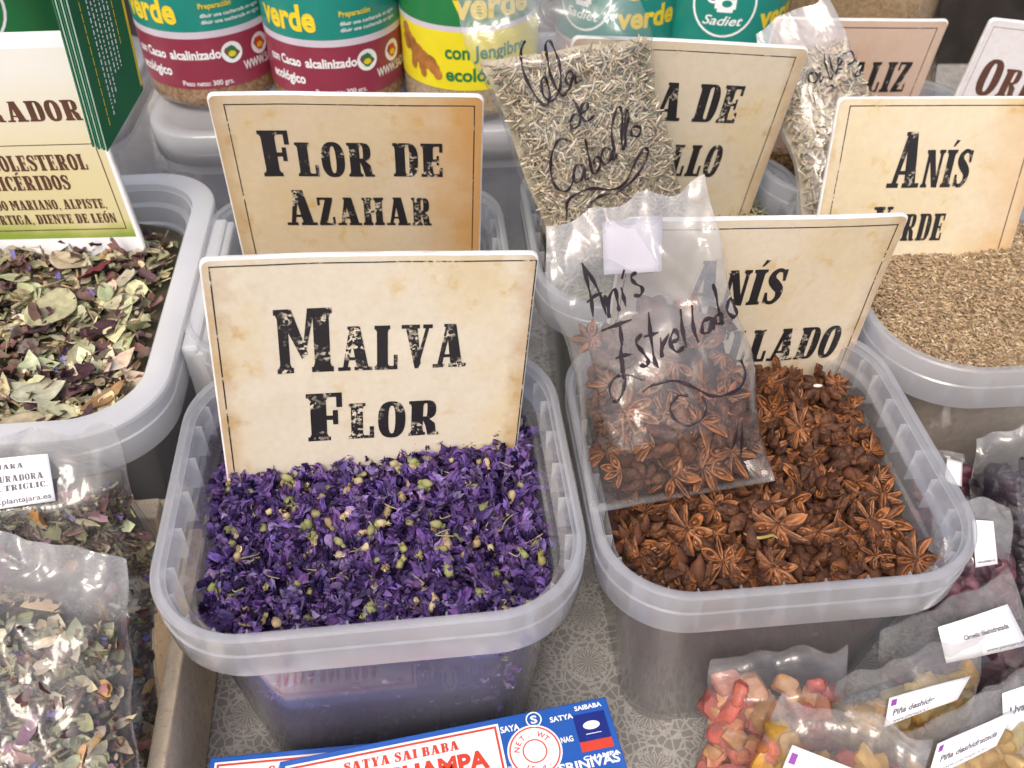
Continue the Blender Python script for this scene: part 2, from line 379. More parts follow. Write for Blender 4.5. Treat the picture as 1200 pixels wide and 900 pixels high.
def glyph(ch):
    s = .25; t = .085
    if ch == 'A': return ([[(.10, 0), (.10+t*1.3, 0), (.40, .92), (.33, 1), (.29, 1)], [(.44, 0), (.72, 0), (.52, 1), (.29, 1)]]+rc(.22, .50, .24, .31)+rc(0, .29, 0, SH)+rc(.38, .80, 0, SH)+rc(.24, .52, 1-SH*.8, 1), .80)
    if ch == 'B': return (stem(.06, s, o=.055)+bowl(.06+s, .5, 1, .27)+bowl(.06+s, 0, .54, .30), .64)
    if ch == 'C': return (band(ringpts(.29, .5, .29, .51, 30, 2.4, 35, 325), ringpts(.33, .5, .10, .43, 30, 2.4, 35, 325))+rc(.46, .54, .64, .94)+rc(.44, .54, .10, .26), .56)
    if ch == 'D': return (stem(.06, s, o=.055)+bowl(.06+s, 0, 1, .33, .22), .66)
    if ch == 'E': return (stem(.06, s, o=.055)+rc(.31, .54, 0, t)+rc(.31, .54, 1-t, 1)+rc(.31, .43, .46, .54)+rc(.47, .55, 0, .28)+rc(.47, .55, .74, 1)+rc(.40, .46, .36, .64), .60)
    if ch == 'F': return (stem(.06, s, o=.055)+rc(.31, .54, 1-t, 1)+rc(.31, .44, .44, .53)+rc(.47, .56, .70, 1)+rc(.41, .49, .34, .64), .60)
    if ch == 'G': return (glyph('C')[0]+rc(.38, .58, .36, .44)+rc(.42, .54, .02, .40), .60)
    if ch == 'H': return (stem(.06, s*.9, o=.055)+stem(.44, s*.9, o=.055)+rc(.28, .44, .46, .54), .74)
    if ch == 'I': return (stem(.07, s, o=.065), .40)
    if ch == 'J': return (stem(.2, s, .2, 1, False, True)+[[(.2, .2), (.45, .2), (.38, .04), (.2, -.02), (.06, .02), (.0, .14), (.14, .2), (.18, .12)]], .52)
    if ch == 'L': return (stem(.06, s, o=.055)+rc(.31, .52, 0, t)+rc(.45, .54, 0, .34), .58)
    if ch == 'M': return (stem(.05, .16, o=.05)+stem(.60, s, o=.05)+[[(.05, 1), (.27, 1), (.50, .30), (.40, .22)], [(.52, 1), (.60, 1), (.60, .86), (.46, .30), (.40, .22)]], .92)
    if ch == 'N': return (stem(.06, .11, o=.06)+stem(.51, .10, 0, 1, False, True, .06)+[[(.06, 1), (.28, 1), (.61, 0), (.42, 0)]], .68)
    if ch == 'O': return (band(ringpts(.29, .5, .29, .52, 36, 2.5), ringpts(.29, .5, .075, .40, 36, 2.5)), .60)
    if ch == 'P': return (stem(.06, s, o=.055)+bowl(.06+s, .44, 1, .29), .62)
    if ch == 'R': return (stem(.06, s, o=.055)+bowl(.06+s, .47, 1, .28)+[[(.31, .48), (.42, .50), (.57, .34), (.60, .08), (.66, .08), (.66, 0), (.42, 0), (.36, .30), (.31, .44)]], .69)
    if ch == 'S':
        c = catmull([(.47, .72), (.40, .92), (.25, .96), (.13, .86), (.13, .70), (.27, .55), (.41, .40), (.42, .20), (.30, .05), (.14, .07), (.06, .28)], 5)
        A, B = [], []
        n = len(c)
        for i, p in enumerate(c):
            d = c[min(i+1, n-1)]-c[max(i-1, 0)]; d = d/np.linalg.norm(d); nn_ = np.array([-d[1], d[0]])
            u_ = i/(n-1); wd = .045+.085*math.exp(-((u_-.5)/.22)**2)
            A.append(tuple(p+nn_*wd)); B.append(tuple(p-nn_*wd))
        return (band(A, B)+rc(.43, .51, .66, .98)+rc(.02, .10, .02, .34), .54)
    if ch == 'T': return (stem(.20, s, 0, 1, True, False)+rc(.02, .63, 1-t, 1)+rc(.02, .10, .70, 1)+rc(.55, .63, .70, 1), .65)
    if ch == 'U': return (stem(.06, s, .25, 1, False, True, .05)+stem(.47, .10, .25, 1, False, True, .05)+band(ringpts(.315, .26, .255, .28, 14, 2.4, 180, 360), ringpts(.39, .26, .08, .16, 14, 2.4, 180, 360)), .66)
    if ch == 'V': return ([[(.08, 1), (.36, 1), (.46, .12), (.40, 0), (.32, 0)], [(.58, 1), (.66, 1), (.40, 0), (.36, .16)]]+rc(0, .42, 1-SH, 1)+rc(.50, .72, 1-SH, 1), .70)
    if ch == 'Y': return ([[(.06, 1), (.32, 1), (.45, .42), (.22, .42)], [(.56, 1), (.64, 1), (.46, .42), (.38, .42)]]+stem(.21, s, 0, .43, True, False)+rc(0, .38, 1-SH, 1)+rc(.48, .70, 1-SH, 1), .68)
    if ch == 'Z': return (rc(.03, .52, 1-t, 1)+rc(.02, .54, 0, t)+[[(.28, 1-t), (.52, 1-t), (.27, t), (.02, t)]]+rc(.02, .10, .72, 1)+rc(.47, .55, 0, .30), .58)
    if ch in 'ÁÉÍÓÚ':
        P, a = glyph({'Á': 'A', 'É': 'E', 'Í': 'I', 'Ó': 'O', 'Ú': 'U'}[ch])
        return (P+[[(a*.40, 1.08), (a*.55, 1.08), (a*.95, 1.24), (a*.62, 1.26)]], a)
    if ch == '.': return (rc(.03, .16, 0, .13), .22)
    if ch == ',': return ([[(.03, .13), (.17, .13), (.17, 0), (.08, -.14), (.03, -.14), (.08, 0), (.03, 0)]], .22)
    return ([], .34)
def slab_line(text, small=.72, track=.05):
    """polygons of a line of slab lettering: capitals full size, lower case as small capitals; unit cap height"""
    x = 0; out = []
    for ch in text:
        if ch == ' ': x += .30; continue
        if ch == ch.lower() and ch not in '.,': sc = small; g = ch.upper()
        else: sc = 1.0 if ch not in '.,' else small; g = ch
        P, a = glyph(g)
        for poly in P: out.append([(x+px*sc, py*sc) for px, py in poly])
        x += (a+track)*sc
    return out, x-track
_fc = {}
def font_line(text, bold=0.0, shear=0.0):
    """sans lettering from the built-in font: (verts, faces, x0, x1); unit = font size"""
    key = (text, bold, shear)
    if key not in _fc:
        cu = bpy.data.curves.new('t', 'FONT'); cu.body = text; cu.offset = bold; cu.shear = shear; cu.resolution_u = 3; cu.size = 1
        ob = bpy.data.objects.new('t', cu); COL.objects.link(ob)
        me = bpy.data.meshes.new_from_object(ob.evaluated_get(bpy.context.evaluated_depsgraph_get()))
        V = [(v.co.x, v.co.y) for v in me.vertices]; F = [tuple(p.vertices) for p in me.polygons]
        bpy.data.objects.remove(ob); bpy.data.curves.remove(cu); bpy.data.meshes.remove(me)
        xs = [v[0] for v in V] or [0, 1]
        _fc[key] = (V, F, min(xs), max(xs))
    return _fc[key]
def put_slab(mb, text, x0, x1, y0, cap, fn, mi=0, small=.72, slant=0.0, lift=.02, rise=0.0):
    """slab line from x0 to x1 on baseline y0"""
    P, w_ = slab_line(text, small); k = (x1-x0)/w_
    for i, poly in enumerate(P):
        V = [fn(x0+(px+slant*py)*k, y0+py*cap+rise*px/w_, lift+.0012*(i % 9)) for px, py in poly]
        mb.add(V, [tuple(range(len(V)))], mi)
def put_font(mb, text, x0, x1, y0, size, fn, mi=0, bold=0.0, shear=0.0, lift=.02, rise=0.0):
    V, F, a, b = font_line(text, bold, shear); k = (x1-x0)/(b-a)
    mb.add([fn(x0+(x-a)*k, y0+y*size+rise*(x-a)/(b-a), lift) for x, y in V], F, mi)
def flat_ring(mb, cx, cy, r0, r1, fn, mi=0, lift=.02, n=32, sx=1.0):
    A = [(cx+sx*r0*math.cos(2*PI*i/n), cy+r0*math.sin(2*PI*i/n)) for i in range(n)]; B = [(cx+sx*r1*math.cos(2*PI*i/n), cy+r1*math.sin(2*PI*i/n)) for i in range(n)]
    if r0 <= 0: mb.add([fn(x, y, lift) for x, y in B], [tuple(range(n))], mi)
    else: mb.add([fn(x, y, lift) for x, y in A+B], [(i, (i+1) % n, n+(i+1) % n, n+i) for i in range(n)], mi)
def flat_quad(mb, x0, x1, y0, y1, fn, mi=0, lift=.02, nx=1):
    xs = np.linspace(x0, x1, nx+1); V = [fn(x, y, lift) for y in (y0, y1) for x in xs]
    mb.add(V, grid_faces(nx+1, 2), mi)
def frame_line(mb, x0, x1, y0, y1, t, fn, mi=0, lift=.015):
    flat_quad(mb, x0, x1, y1-t, y1, fn, mi, lift); flat_quad(mb, x0, x1, y0, y0+t, fn, mi, lift)
    flat_quad(mb, x0, x0+t, y0+t, y1-t, fn, mi, lift); flat_quad(mb, x1-t, x1, y0+t, y1-t, fn, mi, lift)

# ================================================================== SETTING
def lace():
    m, t, out = newmat('lace_cloth'); k = NT(t); p = k.n('ShaderNodeBsdfPrincipled'); k.l(p.outputs[0], out.inputs[0])
    co = k.obj()
    # tiles of 4.4 cm with a round flower in each, net in between
    sp = k.n('ShaderNodeSeparateXYZ'); k.l(co, sp.inputs[0])
    def cell(a, off):
        f = k.math('FRACT', k.math('ADD', k.math('DIVIDE', a, .030), off)); return k.math('MULTIPLY', k.math('SUBTRACT', f, .5), 2)
    x, y = cell(sp.outputs[0], .1), cell(sp.outputs[1], .35)
    r = k.math('SQRT', k.math('ADD', k.math('POWER', x, 2), k.math('POWER', y, 2)))
    th = k.math('ARCTAN2', y, x)
    pet = k.math('ABSOLUTE', k.math('SINE', k.math('MULTIPLY', th, 7)))
    pr = k.math('ADD', k.math('MULTIPLY', pet, .28), .38)                       # petal outline radius
    line = k.math('LESS_THAN', k.math('ABSOLUTE', k.math('SUBTRACT', r, pr)), .05)
    spoke = k.math('MULTIPLY', k.math('GREATER_THAN', pet, .90), k.math('LESS_THAN', r, .55))
    rim = k.math('LESS_THAN', k.math('ABSOLUTE', k.math('SUBTRACT', r, .84)), .04)
    vo = k.n('ShaderNodeTexVoronoi', feature='DISTANCE_TO_EDGE'); vo.inputs['Scale'].default_value = 230; k.l(co, vo.inputs['Vector'])
    net = k.math('MULTIPLY', k.math('LESS_THAN', vo.outputs[0], .09), k.math('GREATER_THAN', r, .62))
    fac = k.math('MAXIMUM', k.math('MAXIMUM', line, spoke), k.math('MAXIMUM', rim, net))
    nn = k.noise(700, 3, vec=co); n2 = k.noise(12, 3, vec=co)
    c = k.mix(k.math('MULTIPLY', fac, k.ramp(nn.outputs[0], [(.3, .45), (.6, 1)]).outputs[0]), k.mix(n2.outputs[0], (.23, .215, .20), (.29, .275, .255)), (.47, .45, .42))
    k.l(c, p.inputs['Base Color']); p.inputs['Roughness'].default_value = .6
    k.l(k.bump(fac, .5, .002), p.inputs['Normal']); return m
M['lace'] = lace()
M['dark_wood'] = solid('dark_board', (.03, .024, .02), .7, .3, 30)
M['concrete'] = solid('pavement', (.2, .19, .18), .9, .15, 8)
g = MB(); box(g, -2000, 2000, -1500, 2500, -76, -75); tag(g.build('ground', M['concrete'], smooth=False), kind='structure')
g = MB(); box(g, -90, 110, -6, 135, -4, -.2); tag(g.build('tabletop', M['dark_wood'], smooth=False), kind='structure')
g = MB()
nx, ny = 60, 50; V = []
for j in range(ny):
    for i in range(nx):
        x = -89+198*i/(nx-1); y = -5+139*j/(ny-1); V.append((x, y, -.03+.03*nz((x, y, 0), .2)))
g.add(V, grid_faces(nx, ny))
tag(g.build('tablecloth', M['lace']), 'grey brown lace patterned cloth covering the market table', 'tablecloth')
g = MB(); box(g, -95, 115, 104, 106, -.2, 42)  # added panel, stands in for the darkness between the goods at the back
tag(g.build('back_board', M['dark_wood'], smooth=False), 'added dark panel that darkens the gaps behind all the jars and tubs', 'board')

# ================================================================== TUBS
TUB_W, TUB_D, TUB_H, TUB_R = 17.5, 16.05, 15.4, 4.0
def make_tub(loc, yaw, label, W=TUB_W, D=TUB_D, H=TUB_H, R=TUB_R, flange=0.0, mat='tub', taper=1.4, group='plastic tubs on the stall', ribs=True, name='plastic_tub'):
    t = thing(name, label, 'tub', loc, yaw, group)
    fl = flange
    def lp(i, z): return rrect(W-2*i, D-2*i, R-i*.75, z)
    b = MB()
    loft(b, [lp(fl+.95+taper+.25, .0), lp(fl+.95+taper, .12), lp(fl+.95+taper-.1, .5), lp(fl+.98, H-2.2), lp(fl+.70, H-1.2), lp(fl+.50, H-.40)], cap0=True)
    loft(b, [lp(fl+.36, H-.07), lp(fl+.50, H-.6), lp(fl+.60, H-1.12), lp(fl+.70, H-1.15), lp(fl+.98, H-1.3), lp(fl+1.06, H-2.3), lp(fl+1.22, H-2.42), lp(fl+1.16+taper*.85, .8), lp(fl+1.05+taper+.25, .22)], cap1=True)
    b.build('body', M[mat+'_body'], t).data.set_sharp_from_angle(angle=R_(40))
    r = MB()
    loft(r, [lp(fl+.50, H-.40), lp(.16, H-.38), lp(.22, H-2.6), lp(.10, H-2.63), lp(.07, H-2.55), lp(.0, H-1.18), lp(.07, H-1.10), lp(.05, H-.40), lp(-.02, H-.34), lp(-.02, H-.12), lp(.05, H-.02), lp(.14, H), lp(fl+.27, H), lp(fl+.33, H-.02), lp(fl+.36, H-.07)])
    if ribs:
        for sx in (-1, 1):
            n = int((D-2*R)/1.75)
            for i in range(n+1):
                y = -(D/2-R)+i*(D-2*R)/n
                box(r, min(sx*(W/2-.14), sx*(W/2-.8)), max(sx*(W/2-.14), sx*(W/2-.8)), y-.03, y+.03, H-2.4, H-.46)
        for sy in (-1, 1):
            n = int((W-2*R)/1.75)
            for i in range(n+1):
                x = -(W/2-R)+i*(W-2*R)/n
                box(r, x-.03, x+.03, min(sy*(D/2-.14), sy*(D/2-.8)), max(sy*(D/2-.14), sy*(D/2-.8)), H-2.4, H-.46)
        for cx, cy, a0 in ((1, 1, 0), (-1, 1, 90), (-1, -1, 180), (1, -1, 270)):
            for i in range(1, 4):
                a = R_(a0+22.5*i); c, s = math.cos(a), math.sin(a); ox, oy = cx*(W/2-R), cy*(D/2-R)
                V = []
                for z in (H-2.4, H-.46):
                    for rr in (R-.75, R-.14):
                        for tt in (-.03, .03): V.append((ox+c*rr-s*tt, oy+s*rr+c*tt, z))
                r.add(V, [(0, 2, 3, 1), (4, 5, 7, 6), (0, 1, 5, 4), (2, 6, 7, 3), (0, 4, 6, 2), (1, 3, 7, 5)])
    r.build('rim', M[mat], t).data.set_sharp_from_angle(angle=R_(32))
    t['dims'] = [W, D, H, R, fl, taper]
    return t
def inset_at(t, z):
    W, D, H, R, fl, tp = t['dims']
    if z > H-1.15: return fl+.74
    if z > H-2.3: return fl+1.05
    return fl+1.2+(tp-.1)*(1-z/(H-2.4))
def inside(t, x, y, m, z=None):
    """signed room inside the tub at height z (local coordinates), minus m"""
    W, D, H, R, fl, tp = t['dims']; i = inset_at(t, z if z is not None else H-2.5)
    w, d, r = W-2*i, D-2*i, max(R-i*.75, .3)
    ax, ay = abs(x)-w/2+r, abs(y)-d/2+r
    return -(math.hypot(max(ax, 0), max(ay, 0))+min(max(ax, ay), 0)-r)-m
def fill_core(mb, t, top, col, z0=.3, n=26, mi=0, gap=.12):
    """the packed bulk under a heap: follows the tub's walls; top(x, y) gives the height"""
    W, D, H, R, fl, tp = t['dims']
    zt = max(top(0, 0), 1); loops = []
    for k in range(7):
        z = z0+(zt-.6-z0)*k/6; i = inset_at(t, z)+gap; loops.append(rrect(W-2*i, D-2*i, R-i*.75, z))
    loft(mb, loops, cap0=True, mi=mi, col=col)
    i = inset_at(t, zt)+gap; ring = loops[-1]
    m = len(ring); V = [p for p in ring]; F = []
    rings = 9
    for k in range(1, rings+1):
        s = 1-k/rings if k < rings else 0.001
        for p in ring: x, y = p[0]*s, p[1]*s; V.append((x, y, top(x, y)))
    for k in range(rings):
        for a in range(m): b_ = (a+1) % m; F.append((k*m+a, k*m+b_, (k+1)*m+b_, (k+1)*m+a))
    mb.add(V, F, mi, col)

YAW = R_(6.0)
tub_malva = make_tub((-6.12, 27.6, 0), YAW, 'milky plastic tub full of purple mallow flowers, in the centre foreground')
tub_estr = make_tub((11.3, 30.2, 0), R_(5.4), 'milky plastic tub full of brown star anise, right of the purple flowers', W=16.5, D=16.4, H=14.5, R=3.8)
tub_azahar = make_tub((-8.9, 43.6, 0), R_(5), 'milky plastic tub behind the purple flower tub, holding the orange blossom sign')
tub_cola = make_tub((9.6, 47.6, 0), R_(5), 'milky plastic tub behind the star anise, holding the horsetail sign and bag')
tub_verde = make_tub((27.2, 42.4, 0), R_(4), 'milky plastic tub full of tan aniseed at the right edge', R=4.6)
tub_regal = make_tub((24.4, 58.6, 0), R_(4), 'milky plastic tub of brown shredded root behind the aniseed sign')
tub_oreg = make_tub((43.5, 61, 0), R_(4), 'milky plastic tub holding the white oregano sign in the far right corner')
tub_herb = make_tub((-29.7, 40.2, 0), R_(5.5), 'white wide rimmed tub of mixed dried herbs and leaves on the left', W=25, D=23.4, H=15.6, R=4.2, flange=.9, mat='tub_white', ribs=False)
# hinge clip on the right side of the herb tub
c = MB()
box(c, 12.52, 13.4, -5.5, 6.5, 13.2, 15.3); box(c, 12.55, 13.8, -5.5, -.2, 11.6, 15.0); box(c, 12.55, 13.8, 1.2, 6.5, 12.0, 15.1)
o = c.build('clip', M['tub_white'], tub_herb, smooth=False)
bv = o.modifiers.new('bevel', 'BEVEL'); bv.width = .002; bv.segments = 2
def lidded(loc, yaw, label):
    t = make_tub(loc, yaw, label, ribs=False, group='closed tubs under the jars', name='lidded_tub')
    W, D, H, R = TUB_W, TUB_D, TUB_H, TUB_R; l = MB()
    def lp(i, z): return rrect(W-2*i, D-2*i, R-i*.75, z)
    loft(l, [lp(-.02, H-1.9), lp(-.16, H-1.9), lp(-.16, H+.15), lp(-.05, H+.32), lp(.3, H+.36), lp(.9, H+.3), lp(1.3, H+.12)], cap1=True)
    l.build('lid', M['lid'], t); return t
lidded((-16.6, 65.6, 0), R_(4), 'closed milky tub with white lid, under the two cacao jars')
lidded((-36.6, 66.0, 0), R_(4), 'closed milky tub with white lid, behind the leaflets on the left')
lidded((1.2, 66.4, 0), R_(4), 'closed milky tub with white lid, under the ginger jar')
lidded((16.6, 78.5, 0), R_(4), 'closed milky tub with white lid, behind the green topped jars on the right')

# ================================================================== HEAPS
rng = np.random.default_rng(11)
def ellip(rng, n=(6, 4)):
    a, b = n; V = [(0, 0, -1)]; F = []
    for j in range(1, b):
        for i in range(a):
            th = PI*j/b; V.append((math.sin(th)*math.cos(2*PI*i/a), math.sin(th)*math.sin(2*PI*i/a), -math.cos(th)))
    V.append((0, 0, 1)); L = len(V)-1
    for i in range(a):
        F.append((0, 1+(i+1) % a, 1+i)); F.append((L, L-a+i, L-a+(i+1) % a))
        for j in range(b-2):
            p = 1+j*a; F.append((p+i, p+(i+1) % a, p+a+(i+1) % a, p+a+i))
    return np.array(V, float), F
def petal(rng, L, Wd, nl=5, nw=4, ruf=.35):
    V = []; curl = rng.uniform(-1.2, 1.8); fold = rng.uniform(.2, 1.5); ph = rng.uniform(0, 9)
    for j in range(nl):
        t = j/(nl-1); wd = Wd*(.25+.75*math.sin(PI*min(t*.72+.1, 1)))
        for i in range(nw):
            s = i/(nw-1)*2-1
            x = t*L+rng.normal()*.03; y = s*wd*.5+rng.normal()*.02
            z = curl*L*.35*t*t+fold*abs(s)*wd*.5+ruf*.22*math.sin(ph+s*5+t*7)*t+rng.normal()*.035
            V.append((x, y, z))
    return np.array(V), grid_faces(nw, nl)
def leaf(rng, L, Wd, bend=.3):
    V = []; nl, nw = 7, 3; c = rng.normal()*bend; tw = rng.normal()*.3
    for j in range(nl):
        t = j/(nl-1); wd = Wd*max(.04, math.sin(PI*t**.85))*(1+rng.normal()*.06)
        for i in range(nw):
            s = i-1; V.append((t*L-L/2, s*wd/2, c*L*.6*(t-.5)**2+abs(s)*wd*.14+tw*s*wd*(t-.5)+rng.normal()*.02))
    return np.array(V), grid_faces(nw, nl)
def stick(rng, L, w, t=None):
    t = t or w*.4; V = []
    b = rng.normal()*.08*L
    for j in range(3):
        x = (j/2-.5)*L; z = b*(1-(j-1)**2)
        V += [(x, -w/2, z-t/2), (x, w/2, z-t/2), (x, w/2, z+t/2), (x, -w/2, z+t/2)]
    F = [(3, 2, 1, 0), (8, 9, 10, 11)]
    for j in range(2):
        for i in range(4): k = (i+1) % 4; F.append((j*4+i, j*4+k, j*4+4+k, j*4+4+i))
    return np.array(V), F
def grain(L, w):
    V = np.array([(-L/2, 0, 0), (-L*.18, w/2, 0), (-L*.18, 0, w/2), (-L*.18, -w/2, 0), (-L*.18, 0, -w/2), (L*.18, w/2, 0), (L*.18, 0, w/2), (L*.18, -w/2, 0), (L*.18, 0, -w/2), (L/2, 0, 0)])
    F = []
    for i in range(4):
        k = (i+1) % 4; F += [(0, 1+k, 1+i), (1+i, 1+k, 5+k, 5+i), (9, 5+i, 5+k)]
    return V, F
def jit(rng, c, a=.25, h=.06):
    k = 1+rng.uniform(-a, a); return tuple(max(.003, min(.95, v*k*(1+rng.uniform(-h, h)))) for v in c)

# --- purple mallow flowers
def flower(rng):
    """one crumpled dried mallow head: list of (V, F, colour)"""
    out = []; base = (.165, .098, .295); n = rng.integers(7, 12)
    for i in range(n):
        V, F = (petal(rng, rng.uniform(.55, 1.0), rng.uniform(.28, .55), 7, 6, 1.0) if rng.random() < .55 else petal(rng, rng.uniform(.4, .8), rng.uniform(.08, .25), 6, 3, .7))
        Rm = np.array(Euler((rng.normal()*.5, -rng.uniform(-.2, 1.1), 2*PI*i/n+rng.normal()*.3)).to_matrix())
        c = jit(rng, base, .45, .15)
        if rng.random() < .22: c = jit(rng, (.33, .24, .50), .2)
        if rng.random() < .15: c = jit(rng, (.035, .016, .085), .3)
        out.append((V@Rm.T, F, c))
    return out
def calyx(rng):
    out = []; V, F = ellip(rng, (7, 5)); V = V*np.array([.24, .22, .30])*rng.uniform(.8, 1.15); V = V+rng.normal(size=V.shape)*.022
    V = V*(1+.12*np.sin(V[:, :1]*20+V[:, 1:2]*17))
    c = jit(rng, (.42, .42, .17) if rng.random() < .6 else (.55, .48, .26), .2, .1); out.append((V, F, c))
    for i in range(5):
        P, Fp = petal(rng, .34, .2, 4, 3, .1); Rm = np.array(Euler((0, -rng.uniform(.9, 1.5), 2*PI*i/5)).to_matrix())
        out.append((P@Rm.T+[0, 0, .12], Fp, jit(rng, c, .15)))
    return out
FL = [flower(rng) for _ in range(14)]; CX = [calyx(rng) for _ in range(8)]
mal = MB(); T = tub_malva
def top_m(x, y): return 12.35+.10*(y+6)/1.0*.9+.45*nz((x, y, 3), .38)+.2*nz((x, y, 7), .9)-.5*max(0, 1-inside(T, x, y, 0)/1.4)
fill_core(mal, T, lambda x, y: top_m(x, y)-.75, (.10, .065, .24))
W, D = TUB_W, TUB_D
k = 0; placed = []
while k < 960:
    x, y = rng.uniform(-W/2, W/2), rng.uniform(-D/2, 5.4)
    z = top_m(x, y)
    if inside(T, x, y, .3) < 0: continue
    k += 1
    Rm = rot_rand(rng, .9) if rng.random() < .7 else rot_rand(rng)
    sc = rng.uniform(.65, 1.02); zz = z+rng.uniform(-.5, .28)
    for V, F, c in FL[rng.integers(len(FL))]: mal.add((V@Rm.T)*sc+[x, y, zz], F, 0, jit(rng, c, .2))
k = 0
while k < 230:
    x, y = rng.uniform(-W/2, W/2), rng.uniform(-D/2, 5.2)
    if inside(T, x, y, .45) < 0: continue
    if nz((x, y, 0), .5, 4) < rng.uniform(-.5, .3): continue
    k += 1; Rm = rot_rand(rng); z = top_m(x, y)+rng.uniform(.05, .5); sc = rng.uniform(.7, 1.0)
    for V, F, c in CX[rng.integers(len(CX))]: mal.add((V@Rm.T)*sc+[x, y, z], F, 0, c)
for i in range(45):   # loose thread-like stalks
    x, y = rng.uniform(-7, 7), rng.uniform(-6.3, 5)
    if inside(T, x, y, .8) < 0: continue
    p = np.array([x, y, top_m(x, y)+.45]); d = rng.normal(size=3)*[1, 1, .25]; d /= np.linalg.norm(d); e = rng.normal(size=3)*.25
    L = rng.uniform(.5, 1.2); pts = catmull([p, p+d*L*.5+e*[1, 1, .6], p+d*L+e*[-.5, .7, .3]], 4)
    tube(mal, pts, [.03]*len(pts), 4, 0, jit(rng, (.47, .42, .22), .2))
# petals behind the clear tub wall, colour lightened to offset the dim light there
for i in range(420):
    a = rng.uniform(0, 1); z = rng.uniform(.6, 12); ins = inset_at(T, z)+.25
    side = rng.integers(3)
    if side == 0: x, y = rng.uniform(-W/2+ins+1.5, W/2-ins-1.5), -D/2+ins
    elif side == 1: x, y = W/2-ins, rng.uniform(-D/2+ins+1.5, D/2-ins-1.5)
    else: x, y = -W/2+ins, rng.uniform(-D/2+ins+1.5, D/2-ins-1.5)
    src = CX[rng.integers(len(CX))] if rng.random() < .16 else FL[rng.integers(len(FL))]
    Rm = rot_rand(rng)
    for V, F, c in src: 
        Q = (V@Rm.T)*.8; Q = Q*[.35, 1, 1] if side else Q*[1, .35, 1]
        mal.add(Q+[x, y, z], F, 0, jit(rng, tuple(min(.8, v*1.7) for v in c), .2))
mo = mal.build('mallow_flowers', M['petal']); mo.matrix_basis = tub_malva.matrix_basis.copy()
tag(mo, 'heap of dried purple mallow flowers with pale green buds in the front tub', 'dried flowers', kind='stuff')

# --- star anise
def carpel(mb, rng, ang, L, open_, tilt):
    n = 9; h0 = rng.uniform(.50, .68)*min(L/1.2, 1.1); w0 = rng.uniform(.26, .37)
    ca, sa = math.cos(ang), math.sin(ang); V = []; F = []; Mi = []; pk = rng.uniform(.42, .62); bend = rng.normal()*.12
    for j in range(n):
        t = j/(n-1); w = w0*max(.06, math.sin(PI*min(1, t*.9+.08))**.8); h = h0*max(.08, (math.sin(PI*min(1, t*.88+.1)))**.8)
        g = open_*max(0., math.sin(PI*min(max((t-.12)/.86, 0), 1)))**.7
        x = .1+t*L; zt = .16*t*t*L+tilt*t*L-.03*math.sin(PI*t)
        if t > .9: zt += .05
        wob = 1+rng.normal()*.11
        prof = [(-g, zt), (-g-.045*min(1, w/.15), zt-.01), (-w*wob-g*.35, zt-h*.42), (-w*.55, zt-h*.84), (0, zt-h), (w*.55, zt-h*.84), (w*wob+g*.35, zt-h*.42), (g+.045*min(1, w/.15), zt-.01), (g, zt), (g*.62+.004, zt-h*.30), (0, zt-h*.55), (-g*.62-.004, zt-h*.30)]
        for y, z in prof:
            y += rng.normal()*.012; z += rng.normal()*.014; V.append((x*ca-y*sa, x*sa+y*ca, z))
    m = 12
    for j in range(n-1):
        for i in range(m):
            k = (i+1) % m; F.append((j*m+i, (j+1)*m+i, (j+1)*m+k, j*m+k)); Mi.append(1 if i in (0, 7, 8, 9, 10, 11) else 0)
    F.append(tuple(range(m))); Mi.append(0); F.append(tuple((n-1)*m+i for i in range(m))[::-1]); Mi.append(0)
    mb.add(V, F, Mi)
    if open_ > .10 and rng.random() < .8:
        E, Ef = ellip(rng, (8, 6)); E = E*[.23*L/1.2, open_*.72, .12]+[.1+L*.52, 0, -.10+tilt*L*.5+.03]
        E = np.stack([E[:, 0]*ca-E[:, 1]*sa, E[:, 0]*sa+E[:, 1]*ca, E[:, 2]], 1); mb.add(E, Ef, 2)
def star_mesh(seed, n=8, missing=(), size=1.0, lone=False):
    r = np.random.default_rng(seed); mb = MB()
    for i in range(n):
        if i in missing: continue
        L = r.uniform(.95, 1.42)*(.75 if r.random() < .2 else 1)*size
        carpel(mb, r, 2*PI*i/n+r.normal()*.07, L, r.choice([.05, .10, .15, .20]), r.normal()*.10-.02)
    if not lone:
        E, Ef = ellip(r, (8, 5)); mb.add(E*[.17, .17, .22]+[0, 0, -.26], Ef, 0)
        if r.random() < .4: tube(mb, [(0, 0, -.4), (.05, .02, -.8), (.15, .05, -1.1)], [.06, .05, .045], 5, 0)
    o = mb.build('star_anise', [M['bark'], M['bark_in'], M['seed']]); me = o.data; bpy.data.objects.remove(o); return me
ST = [star_mesh(1), star_mesh(2), star_mesh(3, 8, (2,)), star_mesh(4, 7), star_mesh(5, 8, (0, 5)), star_mesh(6, 8, (3, 4, 5)), star_mesh(7, 8, (), .9), star_mesh(8, 8, (1, 2, 3, 4)), star_mesh(9, 8, (), 1.1)]
BR = [star_mesh(21, 8, (1, 2, 3, 4, 5, 6, 7), 1, True), star_mesh(22, 8, (2, 3, 4, 5, 6, 7), 1, True), star_mesh(23, 8, (3, 4, 5, 6, 7), 1)]
T = tub_estr; We, De = 16.5, 16.4
def top_e(x, y): return 11.95+.10*(y+7)+.35*nz((x, y, 3), .3)-.6*max(0, 1-inside(T, x, y, 0, 11)/1.6)-.05*abs(x)
core = MB(); fill_core(core, T, lambda x, y: top_e(x, y)-.9, (.11, .058, .05))
cr = np.random.default_rng(5)
